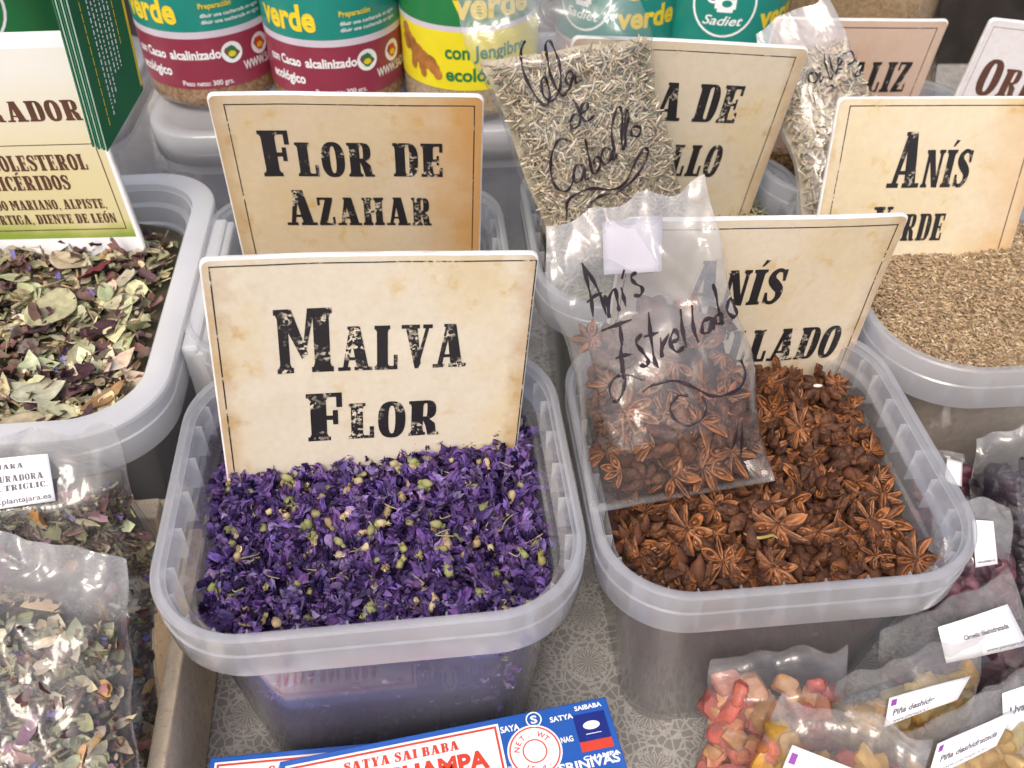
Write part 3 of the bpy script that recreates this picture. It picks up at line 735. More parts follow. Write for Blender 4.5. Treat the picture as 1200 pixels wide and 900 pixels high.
for i in range(240):    # broken husk seen through the wall and between the stars
    z = cr.uniform(.8, 10.5); ins = inset_at(T, z)+.3; side = cr.integers(3)
    if side == 0: x, y = cr.uniform(-We/2+ins+1.5, We/2-ins-1.5), -De/2+ins
    elif side == 1: x, y = We/2-ins, cr.uniform(-De/2+ins+1.5, De/2-ins-1.5)
    else: x, y = -We/2+ins, cr.uniform(-De/2+ins+1.5, De/2-ins-1.5)
    V, F = ellip(cr, (6, 4)); Rm = rot_rand(cr); Q = (V*[.8, .32, .3])@Rm.T; Q = Q*[.4, 1, 1] if side else Q*[1, .4, 1]
    core.add(Q+[x, y, z], F, 0, jit(cr, (.20, .10, .07), .4))
for i in range(330):   # broken pods filling the gaps
    x, y = cr.uniform(-We/2, We/2), cr.uniform(-De/2, 6.2)
    if inside(T, x, y, .55, 11) < 0: continue
    me = BR[i % 3] if i % 4 else ST[5]; V = np.array([v.co[:] for v in me.vertices])/U_; Rm = rot_rand(cr)
    C_ = np.tile(np.array(jit(cr, (.095, .038, .020), .45)), (len(V), 1))
    for pl in me.polygons:
        if pl.material_index: C_[list(pl.vertices)] = jit(cr, (.26, .10, .035), .2)
    core.add((V-V.mean(0))@Rm.T*cr.uniform(.8, 1.1)+[x, y, top_e(x, y)-.35+cr.uniform(-.2, .25)], [tuple(pl.vertices) for pl in me.polygons], 0, C_)
co = core.build('star_anise_bulk', M['organic']); co.matrix_basis = T.matrix_basis.copy()
tag(co, 'packed brown star anise under the loose stars, pressed against the tub walls', 'star anise', kind='stuff')
def place_star(me, pos, Rm, label, world=None):
    o = bpy.data.objects.new('star_anise', me); COL.objects.link(o)
    M4 = Matrix([[*Rm[0], pos[0]*U_], [*Rm[1], pos[1]*U_], [*Rm[2], pos[2]*U_], [0, 0, 0, 1]])
    o.matrix_basis = (world.matrix_basis if world is not None else Matrix.Identity(4))@M4
    return tag(o, label, 'star anise', 'star anise heaped in the tub')
sr = np.random.default_rng(77)
for lev, cnt, md in ((-.35, 85, 1.3), (.15, 110, 1.15), (.45, 92, 1.2)):
    pts = []; tries = 0
    while len(pts) < cnt and tries < 6000:
        tries += 1
        x, y = sr.uniform(-We/2, We/2), sr.uniform(-De/2, 6.0)
        m = inside(T, x, y, 0, 11)
        if m < .62: continue
        if any((x-p[0])**2+(y-p[1])**2 < md*md for p in pts): continue
        pts.append((x, y))
        me = ST[sr.integers(len(ST))] if sr.random() < .6 else BR[sr.integers(len(BR))]
        if sr.random() < .68: Rm = rot_rand(sr, .55)
        elif sr.random() < .3: Rm = rot_rand(sr, .5)@np.diag([1., -1., -1.])
        else: Rm = rot_rand(sr)
        place_star(me, (x, y, top_e(x, y)+lev+sr.uniform(-.15, .2)), Rm*sr.uniform(.74, 1.02)*(1 if m > 1.6 else .8), 'dried brown star anise lying loose among many others in the tub', T)
inv_e = np.array(T.matrix_basis.inverted()); 
for px, py, s, a, tl, lab in ((912, 612, 1.08, .2, (-.25, .1), 'largest open star anise, facing up in the middle of the heap'), (806, 618, 1.05, .75, (-.4, .05), 'orange rimmed open star anise just below the corner of the clear bag'), (938, 497, 1.0, .4, (-.6, .1), 'thin armed star anise facing forward below the card of the heap'), (908, 660, .95, .1, (-.2, .3), 'wide star anise just below the largest open star'), (1022, 610, .85, .5, (-.3, -.2), 'small open star anise right of the largest open star'), (1075, 655, 1.0, .9, (-.5, -.3), 'open star anise against the right front wall of the tub'), (840, 590, .8, .2, (-.5, .2), 'small star anise half under the right edge of the clear bag')):
    P = on(px, py, 12.6); L = inv_e[:3, :3]@P+inv_e[:3, 3]/U_; z = top_e(L[0], L[1])+1.1
    P = on(px, py, z); L = inv_e[:3, :3]@P+inv_e[:3, 3]/U_
    Rm = np.array(Euler((-tl[0], tl[1], a)).to_matrix())*s
    place_star(ST[8] if s > 1.1 else ST[[0, 1, 6][px % 3]], (L[0], L[1], top_e(L[0], L[1])+1.05), Rm, lab, T)

P = on(893, 632, 13.3)   # a stray yellow petal and a pale seed lying on the stars
b = MB(); tube(b, catmull([P+[-.75, .35, .0], P+[-.45, .0, .12], P+[0, -.05, .2], P+[.45, .12, .12], P+[.7, .05, .0]], 5), [.03+.05*math.sin(PI*min(1, i/20)) for i in range(21)], 6, 0, (.34, .25, .07))

tag(b.build('petal', M['organic']), 'curled yellow petal lying on the loose star anise', 'petal')
P = on(958, 452, 13.9); b = MB(); V, F = ellip(np.random.default_rng(2), (8, 6)); b.add(V*[.26, .09, .09]+P, F, 0, (.72, .70, .62))
tag(b.build('seed', M['organic']), 'small pale seed on the star anise below the card', 'seed')
# --- aniseed
ans = MB(); T = tub_verde; r = np.random.default_rng(9)
def top_v(x, y): return 12.9+.11*(y+7)+.25*nz((x, y, 1), .25)-.3*max(0, 1-inside(T, x, y, 0)/1.)
fill_core(ans, T, lambda x, y: top_v(x, y)-.12, (.28, .20, .115))
k = 0
while k < 15000:
    x, y = r.uniform(-W/2, W/2), r.uniform(-D/2, D/2)
    if inside(T, x, y, .15) < 0: continue
    k += 1; V, F = grain(r.uniform(.25, .42), r.uniform(.07, .115)); Rm = rot_rand(r, .28)
    c = jit(r, (.42, .305, .18) if r.random() < .7 else (.26, .175, .10), .3)
    if r.random() < .04: c = (.66, .54, .36)
    ans.add(V@Rm.T+[x, y, top_v(x, y)+r.uniform(-.1, .07)], F, 0, c)
o = ans.build('aniseed', M['grain'], smooth=False); o.matrix_basis = T.matrix_basis.copy()
tag(o, 'level heap of tan aniseed grains filling the right tub', 'seeds', kind='stuff')

# --- mixed herbs in the left tub
def herb_mix(mb, r, pos_fn, n, sizes=1.0, flat=.45, big=.1, tone=1.0):
    for i in range(n):
        p, Bm = pos_fn()
        u = r.random()
        if u < big: V, F = leaf(r, r.uniform(1.1, 2.2)*sizes, r.uniform(.6, 1.2)*sizes); c = [(.36, .345, .22), (.42, .39, .26), (.28, .28, .165), (.44, .385, .265)][r.integers(4)]
        elif u < .45: V, F = leaf(r, r.uniform(.5, 1.3)*sizes, r.uniform(.2, .55)*sizes, .5); c = [(.25, .24, .14), (.33, .30, .18), (.19, .17, .10), (.39, .34, .22)][r.integers(4)]
        elif u < .60: V, F = petal(r, r.uniform(.6, 1.3)*sizes, r.uniform(.4, .8)*sizes); c = [(.085, .045, .05), (.15, .075, .07), (.11, .075, .06)][r.integers(3)]
        elif u < .78: V, F = stick(r, r.uniform(.5, 2.2)*sizes, r.uniform(.06, .16)); c = [(.33, .26, .15), (.20, .13, .08), (.24, .22, .12)][r.integers(3)]
        elif u < .88: V, F = ellip(r, (5, 3)); V = V*r.uniform(.1, .26, 3)*sizes; c = [(.5, .42, .28), (.38, .20, .08), (.27, .19, .11), (.58, .52, .40)][r.integers(4)]
        elif u < .91: V, F = petal(r, .45, .3); c = (.16, .13, .30)
        else: V, F = leaf(r, r.uniform(.3, .7), r.uniform(.15, .3), .6); c = (.11, .085, .045)
        ln = r.normal()*flat if r.random() < .8 else r.normal()
        Rm = np.array(Euler((ln, r.normal()*flat, r.uniform(0, 2*PI))).to_matrix())
        mb.add((V@Rm.T)@np.asarray(Bm).T+p, F, 0, jit(r, tuple(v*tone for v in c), .3, .1))
hb = MB(); T = tub_herb; r = np.random.default_rng(21); Wl, Dl = 25, 23.4
def top_h(x, y): return 13.7+.04*(y+7)+.35*nz((x, y, 1), .28)
fill_core(hb, T, lambda x, y: top_h(x, y)-.3, (.10, .085, .05))
def herb_pos():
    while True:
        x, y = r.uniform(-6, Wl/2), r.uniform(-Dl/2, 6.5)
        if inside(T, x, y, .35) > 0: return np.array([x, y, top_h(x, y)+r.uniform(-.35, .3)]), np.eye(3)
herb_mix(hb, r, herb_pos, 2300, big=.10, tone=1.32)
o = hb.build('herb_mix', M['organic']); o.matrix_basis = T.matrix_basis.copy()
tag(o, 'heap of mixed dried herbs, petals and stalks in the left tub', 'dried herbs', kind='stuff')
inv_h = np.array(T.matrix_basis.inverted())
LEAFC = [(.40, .385, .25), (.46, .44, .31), (.34, .35, .22), (.42, .36, .25)]
for px, py, L, Wd, a, col, lab in ((60, 362, 3.3, 2.7, 1.2, 0, 'round pale green dried leaf flat in the middle of the left herb tub'), (45, 457, 2.6, 2.0, .4, 1, 'round veined pale leaf near the front edge of the left herb tub'), (82, 310, 2.4, 1.9, 2.6, 3, 'cream dried leaf just below the white bottom of the left sign'), (143, 357, 2.0, 1.2, .2, 1, 'pale grey green leaf beside the right wall of the left herb tub'), (125, 347, 1.6, .9, 1.9, 2, 'small greyish leaf left of the pale leaf by the tub wall'), (20, 492, 3.3, 1.4, .15, 3, 'long cream leaf lying along the front rim of the left herb tub'), (120, 462, 2.7, .7, .9, None, 'curled brown dried leaf at the right front corner of the herb tub'), (38, 383, 2.2, 1.8, -.6, 4, 'dark purple brown crumpled leaf left of the heap centre'), (115, 385, 2.1, 1.7, .9, 4, 'dark purple brown petal below the pale leaf by the tub wall'), (115, 322, 2.2, 1.6, .5, 5, 'dark red hibiscus petal below the cream leaf near the sign'), (90, 432, 1.8, 1.5, .1, 4, 'dark crumpled flower right of the round veined leaf'), (20, 330, 2.0, .6, -.3, 2, 'narrow green leaf at the far left edge of the herb heap'), (150, 330, 1.7, 1.0, 1.4, 1, 'small pale leaf against the right wall under the sign corner')):
    P = on(px, py, 14.4); l = inv_h[:3, :3]@P+inv_h[:3, 3]/U_
    c = (.30, .17, .075) if col is None else LEAFC[col] if col < 4 else ((.06, .028, .035) if col == 4 else (.15, .03, .04))
    b = MB(); lr = np.random.default_rng(px*7+py)
    nl, nw = 13, 9; V = []; sd_ = lr.uniform(0, 50)
    for j in range(nl):
        t = j/(nl-1); wd = Wd*max(.03, math.sin(PI*t)**.6)
        for i in range(nw):
            s = (i/(nw-1))*2-1; x, y = t*L-L/2, s*wd/2
            z = .16*abs(s)**1.5*Wd*.5+.22*nz((x, y, sd_), .9)+(.25*nz((x, y, sd_), 3) if col in (4, 5) else .05*nz((x, y, sd_), 4))+.18*L*(t-.5)**2*(2.4 if col is None else 1)-.035*(1-min(1, abs(s)*4))
            V.append((x, y, z))
    b.add(V, grid_faces(nw, nl), 0, jit(lr, c, .08))
    o = b.build('dried_leaf', M['organic'])
    sm = o.modifiers.new('thick', 'SOLIDIFY'); sm.thickness = .0004
    z = top_h(l[0], l[1])+.42
    o.matrix_basis = tub_herb.matrix_basis@Matrix.Translation(Vector((l[0]*U_, l[1]*U_, z*U_)))@Euler((lr.normal()*.12-.1, lr.normal()*.12, a)).to_matrix().to_4x4()
    tag(o, lab, 'leaf', 'large leaves on the herb heap')

# --- shallow contents of the other tubs
def simple_fill(T, zt, col, name, label, r, n, kind):
    b = MB(); tp = lambda x, y: zt+.12*y*.8+.3*nz((x, y, 2), .3)
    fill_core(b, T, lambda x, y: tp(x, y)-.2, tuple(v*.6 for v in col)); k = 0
    Wt, Dt = T['dims'][0], T['dims'][1]
    while k < n:
        x, y = r.uniform(-Wt/2, Wt/2), r.uniform(-Dt/2, Dt/2)
        if inside(T, x, y, .5, zt) < 0: continue
        k += 1
        V, F = stick(r, r.uniform(.5, 1.8), r.uniform(.05, .11)) if kind == 'stick' else leaf(r, r.uniform(.3, .8), r.uniform(.1, .25), .6)
        Rm = rot_rand(r, .35); b.add(V@Rm.T+[x, y, tp(x, y)+r.uniform(-.1, .3)], F, 0, jit(r, col, .4, .12))
    o = b.build(name, M['organic']); o.matrix_basis = T.matrix_basis.copy(); tag(o, label, 'dried herbs', kind='stuff')
r = np.random.default_rng(31)
simple_fill(tub_azahar, 9.0, (.40, .35, .20), 'orange_blossom', 'pale dried orange blossom low in the tub behind the purple flowers', r, 600, 'leaf')
simple_fill(tub_cola, 12.6, (.30, .30, .15), 'horsetail_cuttings', 'green cut horsetail at the foot of the horsetail sign', r, 1700, 'stick')
simple_fill(tub_regal, 12.9, (.24, .14, .05), 'shredded_root', 'brown shredded root in the tub behind the aniseed sign', r, 1900, 'stick')
simple_fill(tub_oreg, 10.5, (.16, .16, .08), 'oregano_leaves', 'grey green oregano leaves low in the far right tub', r, 700, 'leaf')

# ================================================================== SIGNS
def axes(yaw, lean, roll):
    cy, sy = math.cos(yaw), math.sin(yaw); X = np.array([cy, sy, 0]); B = np.array([-sy, cy, 0]); Z = np.array([0, 0, 1.])
    Uv = Z*math.cos(lean)+B*math.sin(lean)
    X2 = X*math.cos(roll)+Uv*math.sin(roll); U2 = Uv*math.cos(roll)-X*math.sin(roll)
    return X2, U2
def bow(o, Wd, amp, sd):
    import bmesh
    bm = bmesh.new(); bm.from_mesh(o.data)
    for i in range(1, 12):
        x = (-Wd/2+Wd*i/12)*U_
        bmesh.ops.bisect_plane(bm, geom=bm.verts[:]+bm.edges[:]+bm.faces[:], plane_co=(x, 0, 0), plane_no=(1, 0, 0))
    for i in range(1, 8):
        bmesh.ops.bisect_plane(bm, geom=bm.verts[:]+bm.edges[:]+bm.faces[:], plane_co=(0, 0, i*1.6*U_), plane_no=(0, 0, 1))
    for v in bm.verts:
        x, z = v.co.x/U_, v.co.z/U_
        v.co.y += U_*(amp*((2*x/Wd)**2-.5)+.10*nz((x, 0, z), .16, sd)+.03*nz((x, 0, z), .5, sd))
    bm.to_mesh(o.data); bm.free()
def make_sign(top, yaw, lean, roll, Wd, H, label, pm, im, lines, margin=.42, name='price_card', frame_t=.055, frame=None, thick=.28, extra=None, letter_mat=None):
    """a card; local x = right, y = into the card, z = up from the card's top edge (negative = down)"""
    X, Uv = axes(R_(yaw), R_(lean), R_(roll)); Yv = np.cross(Uv, X)
    t = thing(name, label, 'sign', np.asarray(top)-Uv*H, basis=(X, Yv, Uv), group='lettered cards standing in the tubs')
    b = MB()   # card body: rounded corners, slightly bowed
    rr = .35; out = []
    for cx, cz, a0 in ((Wd/2-rr, H-rr, 0), (-Wd/2+rr, H-rr, 90), (-Wd/2+rr, rr, 180), (Wd/2-rr, rr, 270)):
        for i in range(5): a = R_(a0+22.5*i); out.append((cx+rr*math.cos(a), cz+rr*math.sin(a)))
    def lp(ins, y):
        return [(x*(1-2*ins/Wd), y, H/2+(z-H/2)*(1-2*ins/H)) for x, z in out]
    L = [lp(.08, 0), lp(.0, .07), lp(.0, thick*.45), lp(.05, thick*.5), lp(0, thick*.55), lp(0, thick-.05), lp(.08, thick)]
    m = len(out); V = [p for l in L for p in l]; F = []; Mi = []
    for k in range(len(L)-1):
        for i in range(m): j = (i+1) % m; F.append((k*m+i, k*m+j, (k+1)*m+j, (k+1)*m+i)); Mi.append(1)
    F.append(tuple(range(m))[::-1]); Mi.append(0); F.append(tuple((len(L)-1)*m+i for i in range(m))); Mi.append(1)
    b.add(V, F, Mi); b.build('card', [pm, M['white']], t, smooth=False)
    fn = lambda x, y, l: (x, -l, H+y)
    if frame:
        fm = MB(); frame_line(fm, *frame, frame_t, fn, 0, .012); fm.build('border_line', im, t, smooth=False)
    tx = MB()
    for (s, x0, x1, y0, cap, sm) in lines: put_slab(tx, s, x0, x1, y0, cap, fn, 0, sm, rise=0)
    if lines: tx.build('lettering', letter_mat or im, t, smooth=False)
    if extra: extra(t, fn, H)
    for ch in t.children:
        if extra is None: bow(ch, Wd, .16*math.sin(top[0]*1.7+1), top[0])
    return t
P1 = paper('aged_paper', seed=.13, amount=.62); P2 = paper('aged_paper_orange', (.63, .51, .35), seed=2.1, amount=.55, edge=(.52, .27, .08), edge_amt=.85)
P3 = paper('aged_paper_grey', (.66, .57, .44), seed=4.4, amount=.6); P4 = paper('aged_paper_beige', (.62, .54, .41), seed=5.7, amount=.55)
P5 = paper('aged_paper_gold', (.66, .57, .41), seed=7.9, amount=.5, edge=(.54, .29, .10), edge_amt=.7); P6 = paper('pink_paper', (.60, .44, .34), stain=(.50, .30, .20), seed=9.2, amount=.6)
INK = [ink('stamp_ink_%s' % a, wear=wv, seed=sv) for a, wv, sv in (('worn', .75, 1.0), ('solid', .25, 2.0), ('medium', .5, 3.3))]
make_sign((-5.51, 31.21, 24.26), 10.8, 4.9, -5.8, 13.58, 13.2, 'aged card lettered MALVA FLOR standing in the purple flowers', P1, INK[0],
          [('Malva', -4.15, 3.95, -5.72, 3.25, .70), ('Flor', -3.05, 2.95, -9.62, 2.72, .76)], frame=(-6.45, 6.72, -12.0, -.33))
make_sign((-8.16, 43.63, 25.14), 3.4, -7.2, -2.2, 13.59, 13.2, 'aged card lettered FLOR DE AZAHAR, its right edge browned', P2, INK[1],
          [('Flor de', -4.72, 4.75, -4.95, 2.85, .75), ('Azahar', -3.95, 4.05, -8.32, 2.45, .80)], frame=(-6.05, 6.35, -12.4, -.55))
make_sign((11.8, 36.5, 22.63), 7.2, -1.2, -3.4, 13.6, 12.6, 'aged card lettered ANÍS ESTRELLADO half hidden behind the clear star anise bag', P3, INK[2],
          [('Anís', -3.3, 1.65, -5.0, 2.75, .78), ('Estrellado', -6.3, 5.72, -8.8, 2.55, .84)], frame=(-6.4, 6.38, -11.6, -.5))
make_sign((9.9, 50, 25.13), 8.2, -4.2, -6.4, 13.6, 13.0, 'aged card lettered COLA DE CABALLO behind the straw filled bag', P4, INK[1],
          [('COLA DE', -5.3, 3.85, -4.82, 2.38, 1), ('CABALLO', -4.6, 3.75, -8.55, 2.2, 1)], frame=(-6.2, 6.15, -12.3, -.55))
make_sign((23.6, 47.81, 23.0), 5.8, 13.3, -2.3, 12.28, 11.6, 'aged card lettered ANÍS VERDE leaning in the tan aniseed', P5, INK[2],
          [('Anís', -2.45, 2.25, -5.0, 3.15, .68), ('Verde', -2.85, 1.6, -8.2, 2.1, .78)], frame=(-5.45, 5.35, -10.9, -.42))
make_sign((22.62, 60, 22.44), 8.2, -2.9, -4.1, 12.0, 11.6, 'pinkish card lettered REGALIZ in the back row', P6, INK[2],
          [('REGALIZ', -3.6, 4.6, -5.0, 2.15, 1)], frame=(-5.4, 5.3, -10.6, -.5))
make_sign((36.64, 60, 21.87), .5, -1.4, -5.9, 12.0, 11.6, 'whitish card lettered ORÉGANO in brown at the right edge', paper('pale_paper', (.70, .68, .70), seed=3, amount=.12), M['brown_ink'],
          [('Orégano', -5.05, 4.9, -5.05, 2.45, .80)], frame=(-5.6, 5.6, -10.8, -.5), frame_t=.03)
def green_print(name):
    m, t, out = newmat(name); k = NT(t); p = k.n('ShaderNodeBsdfPrincipled'); k.l(p.outputs[0], out.inputs[0])
    sp = k.n('ShaderNodeSeparateXYZ'); k.l(k.obj(), sp.inputs[0]); nn = k.noise(25, 4, vec=k.obj())
    z = k.math('ADD', sp.outputs[2], k.math('MULTIPLY', k.math('SUBTRACT', nn.outputs[0], .5), .022))
    c = k.ramp(k.math('MULTIPLY', z, 5.2), [(.01, (.24, .33, .06)), (.035, (.42, .45, .14)), (.07, (.62, .56, .31)), (.22, (.66, .585, .34)), (.38, (.70, .65, .50)), (.54, (.74, .73, .68))])
    k.l(c.outputs[0], p.inputs['Base Color']); p.inputs['Roughness'].default_value = .3; return m
def depu_extra(t, fn, H):
    b = MB(); flat_quad(b, -8.4, 8.72, -11.95, -.75, fn, 0, .006); o = b.build('printed_sheet', green_print('printed_meadow'), t, smooth=False, shift=(0, 0, H-11.95))
    l = MB(); flat_quad(l, -8.1, 8.35, -6.05, -6.0, fn, 0, .016)
    flat_quad(l, 8.28, 8.34, -11.4, -6.06, fn, 0, .016); flat_quad(l, -8.1, 8.28, -11.4, -11.34, fn, 0, .016); l.build('border_line', M['brown_ink'], t, smooth=False)
make_sign((-30.95, 46, 27.01), -1.4, .2, 2.4, 18.0, 13.4, 'white edged card lettered DEPURADOR COLESTEROL TRIGLICÉRIDOS over printed meadow, in the left tub', M['label'], M['brown_ink'],
          [('DEPURADOR', -.75, 8.25, -4.65, 1.15, 1), ('COLESTEROL', 2.1, 7.5, -7.55, .95, 1), ('TRIGLICÉRIDOS', -.5, 6.1, -8.75, .9, 1), ('CARDO MARIANO, ALPISTE,', .15, 7.7, -10.0, .62, 1), ('ORTIGA, DIENTE DE LEÓN', .8, 7.95, -10.95, .62, 1)], extra=depu_extra)

# ================================================================== BAGS
def mono(c): return {'c': c}
class Bag:
    """cellophane bag: four corners (bl, br, tr, tl), bulging by T, filled up to v = fill"""
    def __init__(s, bl, br, tr, tl, T, fill, seed, wr=.12, sag=0.0, flapcurl=0.0):
        s.c = [np.asarray(p, float) for p in (bl, br, tr, tl)]; s.T = T; s.fill = fill; s.seed = seed; s.wr = wr; s.fc = flapcurl
        n = np.cross(s.c[1]-s.c[0]+s.c[2]-s.c[3], s.c[3]-s.c[0]+s.c[2]-s.c[1]); s.N = n/np.linalg.norm(n)
        if s.N@(np.array([0, 0, CAM_Z])-s.c[0]) < 0: s.N = -s.N
        s.X = (s.c[1]-s.c[0]+s.c[2]-s.c[3]); s.w = np.linalg.norm(s.X)/2; s.h = np.linalg.norm(s.c[3]-s.c[0]); s.X = s.X/np.linalg.norm(s.X)
        s.Y = np.cross(s.N, s.X); s.h = np.linalg.norm(s.c[3]-s.c[0])
    def bil(s, u, v):
        a = (u+1)/2; b, c, d, e = s.c; p = (b*(1-a)+c*a)*(1-v)+(e*(1-a)+d*a)*v
        if hasattr(s, 'X'): p = p+s.X*(.55*noise.noise(Vector((v*s.h*.28, s.seed, 3 if u > 0 else 8)))*abs(u)**3)+s.N*.0+np.cross(s.N, s.X)*(.5*noise.noise(Vector((u*s.w*.3, s.seed, 5)))*v**5)
        return p
    def th(s, u, v):
        g = max(0, min(1, v/.22))**.6 if v < .22 else 1
        k = s.fill
        if v > k: g *= max(0, 1-(v-k)/(max(.001, (1-k))*.75))**1.6
        return s.T*g*max(0, 1-abs(u)**2.6)**.6
    def wrk(s, u, v, side=1):
        p = (u*s.w*.5, v*s.h, 0); sd = s.seed+side*11
        a = abs(noise.noise(Vector((p[0]*.42+p[1]*.16+sd, p[1]*.14-p[0]*.12, sd*.7))))-.2
        b = noise.noise(Vector((p[0]*.6+sd*2, p[1]*.4, sd)))
        cr = abs(noise.noise(Vector((p[0]*.5-p[1]*.33, p[1]*.2+p[0]*.2, sd*1.7))))-.2
        e = min(1, (1-abs(u))*7)*min(1, v*10+.1)
        f1 = .13-abs(noise.noise(Vector((p[0]*.75+p[1]*.45+sd*3, p[1]*.22-p[0]*.28, sd*.3))))
        return s.wr*e*(1.6*a+.45*b+1.2*cr+1.1*max(0, f1)*2.2)*(1.6 if v > s.fill else 1)
    def front(s, u, v, lift=0.0):
        fl = s.fc*max(0, v-s.fill)**2*s.N*s.h
        return s.bil(u, v)+s.N*(s.th(u, v)+s.wrk(u, v)+.03+lift)+fl
    def back(s, u, v):
        fl = s.fc*max(0, v-s.fill)**2*s.N*s.h
        return s.bil(u, v)-s.N*(s.th(u, v)*.6-s.wrk(u, v)*.7+.03)+fl
    def uv(s, px, py):
        q = np.array([0., .5]); tgt = np.array([px, py], float)
        for i in range(14):
            f0 = proj(s.front(*q))-tgt
            J = np.stack([(proj(s.front(q[0]+1e-3, q[1]))-proj(s.front(*q)))/1e-3, (proj(s.front(q[0], q[1]+1e-3))-proj(s.front(*q)))/1e-3], 1)
            st = np.linalg.solve(J+1e-9*np.eye(2), -f0); n_ = np.linalg.norm(st)
            q = q+st*min(1, .35/(n_+1e-9))
            q = np.clip(q, [-1.3, -.2], [1.3, 1.3])
        return q
    def film(s, parent, mat, nu=34, nv=40, lo=.35):
        nu, nv = int(nu*1.6), int(nv*1.6)
        b = MB(); us = np.linspace(-1, 1, nu); vs = np.linspace(0, 1, nv)
        # haze painted in above the contents, standing for sky reflected by loose crumpled film
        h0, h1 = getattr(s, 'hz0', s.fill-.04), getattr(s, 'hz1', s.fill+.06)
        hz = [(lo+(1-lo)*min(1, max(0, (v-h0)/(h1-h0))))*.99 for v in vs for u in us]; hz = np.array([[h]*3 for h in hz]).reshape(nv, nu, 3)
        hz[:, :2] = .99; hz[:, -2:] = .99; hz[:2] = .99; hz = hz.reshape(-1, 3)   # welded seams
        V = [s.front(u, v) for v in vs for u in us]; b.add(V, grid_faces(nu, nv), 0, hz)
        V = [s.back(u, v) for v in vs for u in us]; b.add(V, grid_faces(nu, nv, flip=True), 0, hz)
        # sealed sides and bottom
        for es in ([(us[0], v) for v in vs], [(us[-1], v) for v in vs], [(u, 0) for u in us]):
            V = [s.front(*e) for e in es]+[s.back(*e) for e in es]; b.add(V, grid_faces(len(es), 2))
        return b.build('film', M[mat], parent, world=True)
    def core(s, parent, col, mat='organic', k=.62, name='filling', bumpy=.1, uw=.94, v0=.03, top=1.02):
        b = MB(); nu, nv = 22, 26; us = np.linspace(-uw, uw, nu); vs = np.linspace(v0, s.fill*top, nv); Vf = []; Vb = []
        for v in vs:
            for u in us:
                e = max(0, 1-abs(u/uw)**3); e *= min(1, (v-v0)*12, (s.fill*top-v)*12)
                Vf.append(s.bil(u, v)+s.N*(s.th(u, v)*k*e+bumpy*e*noise.noise(Vector((u*s.w*2, v*s.h*2, s.seed)))))
                Vb.append(s.bil(u, v)-s.N*(s.th(u, v)*.45*e+.01))
        b.add(Vf, grid_faces(nu, nv), 0, col); b.add(Vb, grid_faces(nu, nv, flip=True), 0, col); return b
    def spot(s, r, lo=.55, hi=.95, m=.0, vmax=None, um=.86):
        """random place inside the bag near its front: (point, basis in the bag plane)"""
        while True:
            u, v = r.uniform(-um, um), r.uniform(.05, (vmax or s.fill)*1.0)
            t = s.th(u, v)
            if t > .10*s.T: break
        return s.bil(u, v)+s.N*(t*r.uniform(lo, hi)-m+s.wrk(u, v)*.6), np.stack([s.X, s.Y, s.N], 1)
    def patch(s, parent, corners, name='label_tag', mat='label', lift=.16, n=7, texts=()):
        """paper label given by its four pixel corners bl, br, tr, tl; texts: (string, x0, x1, y, size, mat, bold) in 0..1"""
        Q = [s.uv(*c) for c in corners]
        def uvq(a, b_): return (Q[0]*(1-a)+Q[1]*a)*(1-b_)+(Q[3]*(1-a)+Q[2]*a)*b_
        c4 = [s.front(*uvq(a, b_), lift) for a, b_ in ((0, 0), (1, 0), (1, 1), (0, 1))]
        def flat(x, y): return (c4[0]*(1-x)+c4[1]*x)*(1-y)+(c4[3]*(1-x)+c4[2]*x)*y
        top_ = max((s.front(*uvq(x, y), 0)-flat(x, y))@s.N for x in np.linspace(0, 1, 15) for y in np.linspace(0, 1, 11))
        def pos(a, b_, l):
            return flat(a, b_)+s.N*((top_+lift*.5+.03 if lift > 0 else lift)+l+.05*math.sin(3*a+s.seed)*a)
        b = MB(); V = [pos(i/(n-1), j/(n-1), 0) for j in range(n) for i in range(n)]; b.add(V, grid_faces(n, n))
        lb = b.build(name, M[mat], parent, world=True)
        so = lb.modifiers.new('thick', 'SOLIDIFY'); so.thickness = .00025; so.offset = 1
        fn = lambda x, y, l: pos(x, y, l)
        mats_ = []
        for tx in texts:
            if tx[5] not in mats_: mats_.append(tx[5])
        if texts:
            g_ = MB()
            for (st, x0, x1, y, sz, mt, kind) in texts:
                if kind == 'slab': put_slab(g_, st, x0, x1, y, sz, fn, mats_.index(mt), 1, lift=.045)
                elif kind == 'dot': flat_quad(g_, x0, x1, y, y+sz, fn, mats_.index(mt), .045)
                else: put_font(g_, st, x0, x1, y, sz, fn, mats_.index(mt), kind, 0, .045)
            o = g_.build('lettering', [M[m_] for m_ in mats_], None, smooth=False)
            inv = np.array(parent.matrix_basis.inverted()); me = o.data
            co_ = np.zeros(len(me.vertices)*3); me.vertices.foreach_get('co', co_); co_ = co_.reshape(-1, 3)@inv[:3, :3].T+inv[:3, 3]
            me.vertices.foreach_set('co', co_.ravel()); o.parent = lb
        return lb
    def write(s, parent, strokes, rad, mat, conv, name='handwriting'):
        b = MB()
        for st in strokes:
            uvs = [np.clip(s.uv(*conv(*p)), [-.96, 0], [.96, 1]) for p in st]; uvs = catmull(uvs, 5)
            P = [s.front(q_[0], q_[1], .05) for q_ in uvs]; n = len(P); V = []
            for i in range(n):
                d = P[min(i+1, n-1)]-P[max(i-1, 0)]; d = d/(np.linalg.norm(d)+1e-9); a = np.cross(s.N, d); a /= np.linalg.norm(a)+1e-9
                rr = rad*(.8+.35*math.sin(i*.9+len(st)))*(.6 if i in (0, n-1) else 1)
                V += [P[i]-a*rr, P[i]+s.N*.02, P[i]+a*rr]
            b.add(V, grid_faces(3, n))
        return b.build(name, M[mat], parent, world=True)
